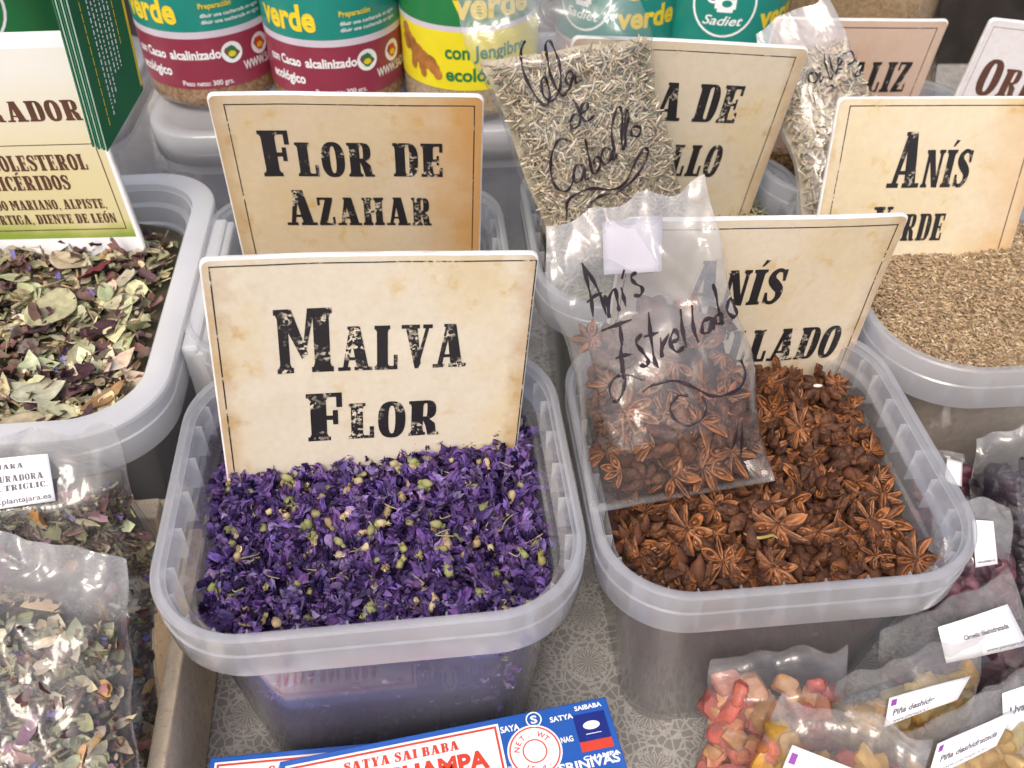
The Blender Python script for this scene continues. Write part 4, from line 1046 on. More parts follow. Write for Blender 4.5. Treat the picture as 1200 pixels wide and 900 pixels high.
def bag_thing(bag, label, group, name='clear_bag', cat='bag'):
    base = (bag.c[0]+bag.c[1])/2
    return thing(name, label, cat, base, group=group)

GH = 'clear bags leaning on the cards'
# --- star anise bag
B = Bag(on(690, 597, 13.7), on(850, 585, 14.0), at(822, 213, 35.4), at(636, 268, 34.4), 1.7, .60, 3.3, wr=.16, flapcurl=.25)
B.c[0] = on(692, 602, 14.2); B.c[1] = on(914, 562, 14.6); B.c[2] = at(827, 212, 35.4)
B = Bag(*B.c, 2.1, .64, 3.3, wr=.20, flapcurl=.15); B.hz0, B.hz1 = .30, .60
t = bag_thing(B, 'clear bag of star anise with handwritten name, leaning on the star anise card', GH)
r = np.random.default_rng(41)
cb = B.core(t, (.05, .02, .01), k=.12, uw=.74, v0=.12, top=.92); cb.build('filling', M['organic'], t, world=True)
placed = []
tries = 0
while len(placed) < 84 and tries < 8000:
    tries += 1
    u, v = r.uniform(-.74, .76), .07+.53*r.random()**1.25
    lay = 0 if len(placed) < 40 else 1
    p = B.bil(u, v)+B.N*(B.th(u, v)*(.40 if lay == 0 else .66)-.22+B.wrk(u, v)*.7)
    if any(np.linalg.norm(p-q_) < (.95 if lay == 0 else .95) for q_ in placed[(0 if lay == 0 else 40):]): continue
    placed.append(p)
    Rl = np.array((Euler((r.normal()*.35, r.normal()*.35, r.uniform(0, 6.3)))).to_matrix())
    if r.random() < .3: Rl = Rl@np.diag([1., -1., -1.])
    Bm = np.stack([B.X, B.Y, B.N], 1)@Rl*r.uniform(.9, 1.12)*(.68 if abs(u) > .6 else 1)
    if lay == 0 or r.random() < .6: me = ST[r.integers(len(ST))]
    else: me = BR[r.integers(len(BR))]
    o = bpy.data.objects.new('star_anise', me); COL.objects.link(o); o.parent = t
    L = (p-np.asarray(t.location)/U_)*U_
    o.matrix_basis = Matrix([[*Bm[0], L[0]], [*Bm[1], L[1]], [*Bm[2], L[2]], [0, 0, 0, 1]])
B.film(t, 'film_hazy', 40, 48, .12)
B.patch(t, ((708, 322), (776, 318), (777, 252), (706, 260)), 'paper_slip', 'slip', lift=-.05)
cv = lambda x, y: (600+x*.2917, 200+y*.2917)
B.write(t, [[(280, 370), (300, 440), (318, 520), (325, 588)], [(280, 370), (325, 440), (360, 515), (378, 580)], [(300, 530), (330, 505), (362, 490)],
            [(372, 500), (385, 560), (392, 590), (388, 520), (412, 475), (424, 530), (430, 565)], [(438, 468), (448, 510), (456, 545)], [(440, 435), (450, 398)], [(500, 408), (478, 425), (492, 452), (522, 470), (515, 500), (488, 502)],
            [(358, 643), (420, 620), (480, 598)], [(432, 618), (440, 690), (436, 740), (440, 800), (450, 840)], [(415, 755), (450, 742), (478, 738)],
            [(520, 655), (498, 690), (522, 725), (545, 760), (538, 785), (512, 780)], [(548, 568), (556, 660), (572, 760), (588, 792)], [(530, 668), (560, 658), (588, 650)],
            [(596, 670), (602, 750), (606, 700), (630, 655)], [(640, 692), (668, 672), (652, 640), (634, 688), (660, 728), (692, 705)], [(676, 555), (684, 640), (700, 712)], [(722, 540), (728, 630), (748, 690)],
            [(798, 590), (768, 606), (764, 650), (792, 645), (802, 590), (810, 640)], [(806, 455), (826, 545), (846, 618), (838, 575), (815, 590), (822, 615), (848, 605)], [(902, 510), (872, 518), (862, 556), (884, 588), (912, 570), (918, 530), (902, 510)]], .08, 'marker_grey', cv)
cv2 = lambda x, y: (640+x*.2917, 420+y*.2917)
B.write(t, [[(305, 0), (316, 80), (300, 150), (268, 172), (250, 125), (275, 78), (320, 66), (400, 85)], [(385, 135), (440, 102), (520, 90), (600, 120), (660, 150), (725, 145), (785, 110), (796, 50), (780, 5)],
            [(625, 150), (640, 200), (612, 252), (560, 266), (512, 240), (498, 190), (530, 150), (570, 150)], [(765, 250), (760, 320), (745, 365)], [(782, 250), (786, 330), (780, 395)]], .07, 'marker', cv2, 'flourish')
# --- horsetail bag
B = Bag(on(655, 322, 14.5), on(812, 285, 14.8), at(742, -28, 49.4), at(530, 2, 48.6), 2.0, .78, 8.1, wr=.16, flapcurl=.2)
t = bag_thing(B, 'clear bag of pale cut horsetail straw with handwriting, in front of the horsetail card', GH)
r = np.random.default_rng(42)
cb = B.core(t, (.50, .43, .29), k=.74)
for i in range(5200):
    p, Bm = B.spot(r, .66, .96, .08)
    V, F = stick(r, r.uniform(.4, 1.25), r.uniform(.05, .12)); Rl = np.array(Euler((r.normal()*.5, r.normal()*.28, r.uniform(0, 6.3))).to_matrix())
    c = [(.52, .455, .33), (.60, .535, .41), (.43, .375, .25), (.31, .255, .17), (.50, .40, .28)][r.integers(5)]
    cb.add((V@Rl.T)@Bm.T+p, F, 0, jit(r, c, .25))
cb.build('straw_filling', M['organic'], t, world=True)
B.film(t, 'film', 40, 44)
cv = lambda x, y: (450+x/4, y/4)
B.write(t, [[(662, 190), (642, 235), (646, 310), (680, 400), (735, 482), (768, 484), (774, 430), (755, 362), (736, 385), (748, 450), (790, 470), (822, 420), (826, 340), (805, 250), (775, 190), (756, 215), (770, 310), (800, 400), (836, 445), (866, 415), (884, 350), (868, 332), (850, 372), (868, 396), (896, 350), (898, 385), (925, 375)],
            [(925, 545), (892, 535), (872, 572), (884, 600), (912, 585), (918, 540), (895, 480), (882, 466)], [(918, 530), (952, 512), (950, 482), (926, 494), (924, 545), (950, 568), (985, 540)],
            [(862, 655), (822, 652), (792, 700), (780, 785), (796, 862), (842, 896), (876, 872), (892, 815)], [(932, 775), (902, 772), (886, 820), (898, 850), (926, 838), (938, 780), (942, 835), (962, 835)],
            [(942, 650), (956, 720), (978, 812), (1006, 790), (1012, 745), (990, 735), (980, 770)], [(1062, 700), (1034, 692), (1016, 735), (1032, 770), (1060, 748), (1066, 700), (1074, 750), (1092, 720)],
            [(1082, 720), (1066, 620), (1082, 530), (1104, 500), (1116, 550), (1112, 650), (1122, 700), (1136, 600), (1146, 540), (1134, 520), (1126, 600), (1136, 690)], [(1192, 588), (1162, 598), (1160, 632), (1188, 638), (1202, 606), (1190, 588)]], .075, 'marker', cv)
B.write(t, [[(664, 258), (666, 234), (690, 221), (716, 222), (732, 214), (746, 186), (756, 173), (758, 184), (744, 208), (722, 226)], [(692, 238), (702, 230), (716, 226)]], .08, 'marker', lambda x, y: (x, y), 'flourish')
# --- pale bag at the liquorice tub
B = Bag(on(940, 262, 14.8), on(1045, 250, 15), at(1022, 118, 54.5), at(905, 60, 55.5), 1.3, .80, 5.6, wr=.12)
B = Bag(on(950, 285, 14.0), on(1108, 285, 14.0), at(968, -6, 57.2), at(885, 40, 56.2), 1.3, .70, 5.6, wr=.12)
t = bag_thing(B, 'clear bag of cream coloured flakes with handwriting, between the horsetail and aniseed cards', GH)
r = np.random.default_rng(43); cb = B.core(t, (.42, .36, .26), k=.65)
for i in range(1500):
    p, Bm = B.spot(r, .6, .97, .08, .82); V, F = leaf(r, r.uniform(.4, 1.0), r.uniform(.10, .26), .5) if r.random() < .7 else stick(r, r.uniform(.6, 1.4), .09)
    Rl = np.array(Euler((r.normal()*.5, r.normal()*.3, r.uniform(0, 6.3))).to_matrix())
    cb.add((V@Rl.T)@Bm.T+p, F, 0, jit(r, [(.56, .48, .34), (.47, .39, .26), (.62, .56, .43), (.33, .24, .15)][r.integers(4)], .15))
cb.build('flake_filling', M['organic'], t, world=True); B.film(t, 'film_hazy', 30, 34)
cv = lambda x, y: (900+x/4, y/4)
B.write(t, [[(215, 340), (192, 352), (192, 380), (218, 388), (234, 360), (218, 338)], [(240, 340), (244, 385), (262, 360)], [(262, 250), (270, 310), (290, 372), (306, 345)], [(285, 258), (298, 320), (316, 345), (332, 300)], [(330, 310), (346, 285), (330, 275), (328, 320), (350, 325)], [(352, 252), (392, 244), (402, 285), (372, 305), (425, 285), (446, 312), (430, 352), (404, 356), (420, 330)], [(270, 410), (300, 402), (310, 420)]], .055, 'marker_grey', cv)

# --- herb bags in the crate
GB = 'bags of herb mix in the wooden crate'
def herb_bag(B, label, film_, n, seed, tone=1.0, big=.12):
    t = bag_thing(B, label, GB); r = np.random.default_rng(seed); cb = B.core(t, (.12*tone, .095*tone, .06*tone), k=.6)
    def pf():
        return B.spot(r, .55, .97, .1, None, .95)
    herb_mix(cb, r, pf, int(n*2.2), .58, .4, big*.6, tone)
    for i in range(26):
        p, Bm = B.spot(r, .8, .95, .05); V, F = petal(r, r.uniform(.6, 1.5), r.uniform(.35, .7)); Rl = np.array(Euler((r.normal()*.3, r.normal()*.3, r.uniform(0, 6.3))).to_matrix())
        cb.add((V@Rl.T)@Bm.T+p, F, 0, jit(r, [(.33, .16, .16), (.46, .27, .11), (.50, .43, .32), (.24, .14, .18)][r.integers(4)], .2))
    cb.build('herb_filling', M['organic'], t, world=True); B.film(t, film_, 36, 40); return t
B = Bag(on(-95, 720, 7.5), on(192, 668, 8), at(130, 500, 28.2), at(-95, 515, 27.6), 1.9, .70, 2.2, wr=.24)
t = herb_bag(B, 'clear bag of herb mix with printed white label, against the front of the left tub', 'film_crisp', 700, 51, .95)
B.patch(t, ((-62, 600), (67, 582), (58, 527), (-66, 538)), texts=(('PLANTAJARA', .15, .76, .78, .10, 'grey_ink', 'slab'), ('DEPURADORA', .36, .93, .52, .13, 'grey_ink', 'slab'), ('COL.TRIGLIC.', .36, .96, .34, .12, 'grey_ink', 'slab'), ('www.plantajara.es', .30, .97, .09, .15, 'grey_ink', .02)))
B = Bag(on(50, 960, 3), on(184, 950, 3.5), on(182, 640, 8.5), on(80, 610, 9), 1.3, .85, 6.4, wr=.18)
herb_bag(B, 'narrow clear bag of herb mix wedged beside the crate wall', 'film_crisp', 480, 52, .8)
B = Bag(on(-110, 985, 6.5), on(165, 975, 6.5), on(150, 655, 13.5), on(-110, 600, 14.5), 2.3, .74, 9.7, wr=.36, flapcurl=.3)
herb_bag(B, 'front clear bag of herb mix with crinkled shiny top in the lower left corner', 'film_crisp', 760, 53, .9, .3)

# --- dried fruit bags
GF = 'bags of dried fruit on the table'
def chunk(r, s, rough=.2):
    """a cut cube with softened edges"""
    n = 5; V = []; F = []
    for ax in range(3):
        for sg in (-1, 1):
            o = len(V)
            for j in range(n):
                for i in range(n):
                    p = [0, 0, 0]; p[ax] = sg; p[(ax+1) % 3] = i/(n-1)*2-1; p[(ax+2) % 3] = j/(n-1)*2-1; V.append(p)
            F += grid_faces(n, n, o, sg < 0)
    V = np.array(V, float); V = V/((np.abs(V)**4.5).sum(1)**(1/4.5))[:, None]
    V = V*np.array([r.uniform(.7, 1.15), r.uniform(.6, 1), r.uniform(.45, .8)])*s*.8; sh = r.normal(size=(3, 3))*.14; V = V+V@sh
    sd = r.uniform(0, 99); return np.array([v*(1+rough*nz(v, 1.7/s, sd)+rough*.7*nz(v, 5/s, sd)) for v in V]), F
def prune(r, s):
    V, F = ellip(r, (16, 12)); sd = r.uniform(0, 99)
    return np.array([v*np.array([1, .8, .62])*s*(1+.16*nz(v, 1.6, sd)-.22*abs(nz(v*np.array([1, 1, .6]), 3.2, sd+4))) for v in V]), F
def fruit_bag(B, label, cols, core, n, seed, film_='film', mat='fruit', size=.8, what='fruit_pieces', lw=.5):
    t = bag_thing(B, label, GF); r = np.random.default_rng(seed); cb = B.core(t, core, k=.6 if mat == 'prune' else .22, uw=.8, v0=.06, top=.9)
    for i in range(int(n*(1.9 if mat == 'prune' else 2.0))):
        p, Bm = B.spot(r, .25, .70, size*.4, None, .88); V, F = prune(r, size*r.uniform(.7, 1.1)) if mat == 'prune' else chunk(r, size*r.uniform(.7, 1.15)); Rl = rot_rand(r)
        cb.add((V@Rl.T)@Bm.T+p, F, 0, jit(r, cols[r.integers(len(cols))], .2))
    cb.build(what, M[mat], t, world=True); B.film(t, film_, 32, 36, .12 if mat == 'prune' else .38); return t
RED = [(.66, .20, .15), (.74, .31, .19), (.62, .19, .17), (.72, .40, .20)]; YEL = [(.72, .48, .12), (.74, .55, .24), (.64, .38, .07)]; PUR = [(.10, .03, .05), (.07, .025, .04), (.16, .06, .08)]
B = Bag(on(1075, 640, 4), on(1145, 640, 4.5), on(1128, 532, 8.5), on(1070, 525, 8.5), .9, .8, 1.1)
t = fruit_bag(B, 'small clear bag of dark fruit beside the star anise tub, farthest back', PUR, (.03, .015, .02), 40, 61, mat='prune')
B.patch(t, ((1104, 562), (1124, 568), (1125, 540), (1107, 535)))
B = Bag(on(1128, 735, 2.4), on(1330, 740, 2.4), at(1310, 478, 34.6), at(1142, 512, 34.3), 2.4, .82, 4.9, wr=.2)
t = fruit_bag(B, 'large clear bag of almost black prunes at the right edge', [(.018, .008, .017), (.028, .013, .024), (.013, .008, .016)], (.012, .007, .012), 150, 62, 'film_crisp', 'prune', .95)
B = Bag(on(1085, 725, 6), on(1196, 725, 6), on(1174, 592, 11), on(1090, 585, 10.5), .6, .5, 2.9, wr=.06)
t = fruit_bag(B, 'dark clear bag with plain white label below the prunes', PUR, (.03, .015, .02), 40, 63, mat='prune')
B.patch(t, ((1142, 664), (1168, 660), (1163, 610), (1138, 608)), texts=(('www.plantajara.es', .1, .9, .08, .09, 'grey_ink', .02),))
B = Bag(on(1030, 865, 2.5), on(1250, 845, 2.5), on(1180, 670, 10.5), on(1035, 742, 9.5), 1.2, .62, 7.7)
t = fruit_bag(B, 'clear bag of dark red dried fruit with tilted white label behind the pineapple bags', PUR+[(.22, .07, .09)], (.05, .02, .03), 70, 64, mat='fruit')
B.patch(t, ((1104, 772), (1200, 752), (1176, 704), (1094, 730)), texts=(('Ciruela deshidratada', .28, .88, .50, .16, 'grey_ink', .035), ('www.plantajara.es', .50, .98, .08, .11, 'grey_ink', .01)))
B = Bag(on(792, 985, .5), on(975, 990, .6), on(996, 757, 9.2), on(840, 772, 9.0), 1.5, .86, 3.8)
t = fruit_bag(B, 'clear bag of red candied papaya cubes, leftmost of the fruit bags', RED, (.35, .08, .05), 90, 65)
o = None
B = Bag(on(945, 985, 1), on(1130, 930, 1), on(1152, 735, 9.2), on(985, 795, 8.8), 1.3, .78, 4.3)
t = fruit_bag(B, 'clear bag of yellow pineapple with white label, behind the front pineapple bag', YEL, (.45, .28, .07), 80, 66)
B.patch(t, ((1030, 846), (1114, 814), (1130, 786), (1036, 812)), texts=(('Piña deshidratada', .08, .84, .34, .30, 'grey_ink', .035), ('', 0, 0, 0, 0, 'grey_ink', 'skip'), ('www.plantajara.es', .10, .62, .08, .16, 'grey_ink', .01), ('', .03, .10, .70, .22, 'violet_ink', 'dot')) [:1]+(('www.plantajara.es', .10, .62, .08, .16, 'grey_ink', .01), ('', .03, .10, .70, .22, 'violet_ink', 'dot')))
B = Bag(on(1120, 1010, 2), on(1320, 960, 2), on(1270, 752, 10), on(1140, 815, 9.8), 1.2, .6, 5.2)
t = fruit_bag(B, 'clear bag of dark fruit cut by the right edge of the photo, with white label', PUR+[(.30, .10, .12)], (.06, .02, .03), 60, 67)
B.patch(t, ((1170, 868), (1260, 835), (1265, 775), (1168, 808)), texts=(('Uva deshidratada', .08, .9, .55, .20, 'grey_ink', .035), ('www.plantajara.es', .05, .7, .08, .13, 'grey_ink', .01)))
B = Bag(on(1035, 1060, 2), on(1240, 985, 2), on(1196, 792, 10.2), on(1052, 862, 9.8), 1.2, .76, 6.1)
t = fruit_bag(B, 'front clear bag of yellow pineapple with white label, in the lower right corner', YEL, (.45, .28, .07), 80, 68)
B.patch(t, ((1080, 908), (1160, 868), (1182, 826), (1092, 866)), texts=(('Piña deshidratada', .10, .88, .40, .26, 'grey_ink', .035), ('www.plantajara.es', .16, .80, .12, .14, 'grey_ink', .01), ('', .03, .09, .74, .18, 'violet_ink', 'dot')))
B = Bag(on(820, 1040, 2), on(1050, 1100, 2), on(1090, 865, 10.2), on(922, 810, 10.0), 1.2, .80, 2.6)
t = fruit_bag(B, 'front clear bag of papaya and pineapple with white label at the bottom edge', RED[:2]+YEL+[(.60, .25, .09)], (.42, .15, .06), 90, 69)
B.patch(t, ((892, 950), (1010, 985), (1032, 905), (928, 864)), texts=(('Papaya deshidratada', .08, .92, .52, .19, 'grey_ink', .025), ('www.plantajara.es', .1, .7, .2, .12, 'grey_ink', .01), ('', .03, .10, .78, .14, 'violet_ink', 'dot')))

# ================================================================== JARS
def cyl(R, th0): return lambda x, y, l: ((R+l)*math.sin(th0+x/R), -(R+l)*math.cos(th0+x/R), y)
def granule(name, c1, c2):
    m, t, out = newmat(name); k = NT(t); p = k.n('ShaderNodeBsdfPrincipled'); k.l(p.outputs[0], out.inputs[0])
    nn = k.noise(420, 3, .7, vec=k.obj()); k.l(k.ramp(nn.outputs[0], [(.35, c1), (.65, c2)]).outputs[0], p.inputs['Base Color'])
    p.inputs['Roughness'].default_value = .25; p.inputs['Coat Weight'].default_value = .6; p.inputs['Coat Roughness'].default_value = .05
    k.l(k.bump(nn.outputs[0], .25, .002), p.inputs['Normal']); return m
M['gran_brown'] = granule('coffee_granules', (.17, .085, .04), (.40, .25, .13)); M['gran_tan'] = granule('ginger_granules', (.28, .20, .12), (.50, .40, .27)); M['gran_pink'] = granule('pale_powder', (.58, .40, .36), (.70, .52, .48))
GJ = 'jars of green coffee on the lidded tubs'
def jar_body(t, R, H, gran, zb):
    b = MB(); lathe(b, [(0.01, .05), (R-.7, 0), (R-.25, .18), (R-.03, .6), (R, 1.1), (R, H*.8), (R-.3, H*.86), (R-.9, H*.9), (R-.9, H*.94)], 56); b.build('glass_body', gran, t)
    l = MB(); lathe(l, [(R-.8, H*.94), (R-.6, H*.94), (R-.6, H*1.08), (R-.75, H*1.1), (0.01, H*1.1)], 40); l.build('lid', M['jar_lid'], t)
def bandz(b, R, z0, z1, mi, l):
    n = 64; V = [((R+l)*math.sin(2*PI*i/n), -(R+l)*math.cos(2*PI*i/n), z) for z in (z0, z1) for i in range(n)]
    b.add(V, [(i, (i+1) % n, n+(i+1) % n, n+i) for i in range(n)], mi)
def cup_logo(b, cx, cy, s, fn, mi, cut):
    flat_ring(b, cx, cy, s*.93, s, fn, mi, .05)
    flat_quad(b, cx-.30*s, cx+.34*s, cy-.12*s, cy+.52*s, fn, mi, .05, 4); flat_quad(b, cx-.22*s, cx+.26*s, cy-.22*s, cy-.12*s, fn, mi, .05, 4)
    flat_ring(b, cx-.38*s, cy+.22*s, .12*s, .20*s, fn, mi, .046)
    flat_ring(b, cx+.06*s, cy+.05*s, 0, .11*s, fn, cut, .06, 16, 1.4); flat_quad(b, cx+.12*s, cx+.28*s, cy+.18*s, cy+.23*s, fn, cut, .06)
    put_font(b, 'Sadiet', cx-.62*s, cx+.62*s, cy-.62*s, .42*s, fn, mi, .012, .35, .05)
def jar_cacao(loc, label):
    t = thing('coffee_jar', label, 'jar', loc, 0, GJ); R, H = 4.65, 13.5; jar_body(t, R, H, M['gran_brown'], 1.7)
    b = MB(); bandz(b, R, 1.55, 5.0, 1, .03); bandz(b, R, 5.0, 5.45, 2, .03); bandz(b, R, 5.45, 10.4, 0, .03)
    lb = b.build('paper_label', [M['teal'], M['maroon'], M['pale_band']], t)
    g = MB(); f = cyl(R, 0); d = R_(1)*R
    put_font(g, 'con Cacao', -56*d, -22*d, 3.62, .86, f, 0, .030, 0, .05); put_font(g, 'alcalinizado', -18*d, 24*d, 3.62, .86, f, 0, .030, 0, .05)
    put_font(g, 'ecológico', -56*d, -20*d, 2.45, .95, f, 0, .030, 0, .05)
    put_font(g, 'Peso neto: 300 grs.', -12*d, 30*d, 1.78, .50, f, 0, .012, 0, .05)
    for a in (33, 60): flat_ring(g, a*d, 3.85, 0, .72, f, 0, .05); flat_ring(g, a*d, 3.85, 0, .45, f, 2 if a == 33 else 3, .056, 24, .8); flat_ring(g, a*d, 3.75, 0, .2, f, 1, .062, 16, 1.3)
    put_font(g, 'WWW.SADIET', 41*d, 85*d, 2.45, .85, f, 0, .025, 0, .05)
    put_font(g, 'verde', -58*d, -5*d, 6.05, 2.3, f, 1, .035, 0, .05); put_font(g, 'café', -58*d, -15*d, 8.2, 2.3, f, 1, .035, 0, .05)
    put_font(g, 'Preparación', 14*d, 40*d, 6.9, .5, f, 1, .02, 0, .05)
    for i in range(3): put_font(g, 'diluir una cucharada en agua', 14*d, 66*d, 6.35-i*.42, .36, f, 0, .01, 0, .05) if i < 2 else None
    g.build('lettering', [M['white_ink'], M['yellow_ink'], M['green'], M['red']], lb, smooth=False); return t
j1 = jar_cacao((-21.3, 65.2, 15.9), 'glass coffee jar with teal and maroon label, left one of the two cacao jars')
copy_thing(j1, (-12.2, 63.9, 15.9), R_(1.5), 'glass coffee jar with teal and maroon label, right one of the two cacao jars')
def jar_ginger(loc):
    t = thing('coffee_jar', 'glass coffee jar with green and yellow label showing a ginger root', 'jar', loc, 0, GJ); R, H = 4.65, 13.5; jar_body(t, R, H, M['gran_tan'], 1.7)
    b = MB(); bandz(b, R, 2.2, 6.1, 1, .03); bandz(b, R, 6.1, 6.45, 2, .03); bandz(b, R, 6.45, 10.6, 0, .03)
    lb = b.build('paper_label', [M['green'], M['yellow'], M['pale_band']], t); g = MB(); f = cyl(R, 0); d = R_(1)*R
    put_font(g, 'con Jengibre', -18*d, 52*d, 4.35, 1.25, f, 0, .03, 0, .05); put_font(g, 'ecológico', -18*d, 40*d, 2.85, 1.25, f, 0, .03, 0, .05)
    put_font(g, 'verde', -10*d, 55*d, 7.0, 2.3, f, 1, .035, 0, .05)
    for i, (a, z, rr, sx) in enumerate(((-60, 5.55, .42, 1), (-57, 5.1, .45, 1.1), (-52, 4.75, .5, 1.1), (-46, 4.35, .55, 1.2), (-40, 4.05, .55, 1.2), (-33, 3.85, .52, 1.2), (-28, 3.5, .42, 1), (-25, 3.15, .36, .9), (-49, 3.8, .4, .8), (-50, 3.4, .33, .8), (-40, 3.45, .4, .8), (-39, 3.05, .32, .8), (-58, 4.6, .4, .9), (-61, 4.95, .3, .8))):
        flat_ring(g, a*d, z, 0, rr, f, 2, .05+.0025*i, 18, sx)
    g.build('lettering', [M['green'], M['yellow_ink'], M['root']], lb, smooth=False); return t
jar_ginger((-2.9, 63.6, 15.9))
def jar_teal(loc, rot, label):
    t = thing('coffee_jar', label, 'jar', loc, rot, GJ); R, H = 4.5, 13.5; jar_body(t, R, H, M['gran_pink'], 1.7)
    b = MB(); bandz(b, R, 2.9, 10.4, 0, .03); bandz(b, R, 2.65, 2.9, 1, .03); lb = b.build('paper_label', [M['teal'], M['pale_band']], t)
    g = MB(); f = cyl(R, 0); d = R_(1)*R
    cup_logo(g, -8*d, 6.0, 2.2, f, 0, 2)
    put_font(g, 'Café', 27*d, 78*d, 6.3, 2.2, f, 1, .035, 0, .05); put_font(g, 'verde', 25*d, 82*d, 4.35, 2.0, f, 1, .035, 0, .05)
    g.build('lettering', [M['white_ink'], M['yellow_ink'], M['teal']], lb, smooth=False); return t
jt = jar_teal((7.7, 68.5, 15.9), R_(-32), 'glass coffee jar with teal label behind the top of the straw bag')
copy_thing(jt, (15.2, 68.2, 15.9), R_(-3), 'glass coffee jar with teal label and white cup emblem above the horsetail card')
def jar_green(loc):
    t = thing('coffee_jar', 'glass coffee jar with dark green label and cup emblem in the upper left corner', 'jar', loc, 0, GJ); R, H = 5.2, 14.5; jar_body(t, R, H, M['gran_brown'], 1)
    b = MB(); bandz(b, R, .8, 11.2, 0, .03); lb = b.build('paper_label', [M['green']], t); g = MB(); f = cyl(R, 0)
    cup_logo(g, 1.0, 6.6, 2.6, f, 0, 1); g.build('lettering', [M['white_ink'], M['green']], lb, smooth=False); return t
jar_green((-36.8, 66.5, 15.9))

# ================================================================== LEAFLETS in front of the left card
A0, A1 = at(126, 178, 43.5), at(168, 105, 46.5); A3 = at(68, -40, 42.8); A2 = A1+(A3-A0)*.72
Xl = A1-A0; Xl = np.array([Xl[0], Xl[1], 0]); 
t = thing('leaflet_stack', 'stack of dark green leaflets standing in front of the left card', 'leaflets', A0)
nL = np.cross(A1-A0, A3-A0); nL /= np.linalg.norm(nL)
if nL@(np.array([0, 0, CAM_Z])-A0) < 0: nL = -nL
for i in range(6):
    b = MB(); off = -nL*(i*.13)+np.array([-.03, 0, .0])*i+np.array([0, 0, .03*((i*7) % 3)])
    q_ = [A0+off, A1+off, A2+off, A3+off]; bk = [p-nL*.10 for p in q_]
    b.add(q_+bk, [(0, 1, 2, 3), (7, 6, 5, 4), (0, 4, 5, 1), (1, 5, 6, 2), (2, 6, 7, 3), (3, 7, 4, 0)], [0, 0, 1, 1, 1, 1])
    b.build('leaflet', [M['leaflet'], M['leaflet'] if i % 2 else solid('leaflet_edge', (.30, .42, .36), .5)], t, world=True, smooth=False)
fl = lambda x, y, l: (A0*(1-x)+A1*x)*(1-y)+(A3*(1-x)+A2*x)*y+nL*l
g = MB()
for row in (0, 1):   # printed text columns, far too small to read: broken hairlines
    rr = np.random.default_rng(row)
    for cidx in range(3):
        xx = (.30+.07*cidx) if row == 0 else (.52+.07*cidx); y0 = .12+.05*cidx if row == 0 else .32
        y = y0
        while y < .93:
            L = rr.uniform(.01, .035); flat_quad(g, xx, xx+.022, y, min(y+L, .95), fl, 0, .012); y += L+.012
y = .10
while y < .95: flat_quad(g, .17, .185, y, y+.05, fl, 1, .012); y += .06
y = .45
while y < .95: flat_quad(g, .75, .765, y, y+.05, fl, 1, .012); y += .06
flat_quad(g, .955, 1.0, .05, 1.0, fl, 1, .012)
flat_ring(g, .35, .99, 0, .07, fl, 0, .014)
g.build('lettering', [M['white_ink'], M['yellow_ink']], t, world=True, smooth=False)

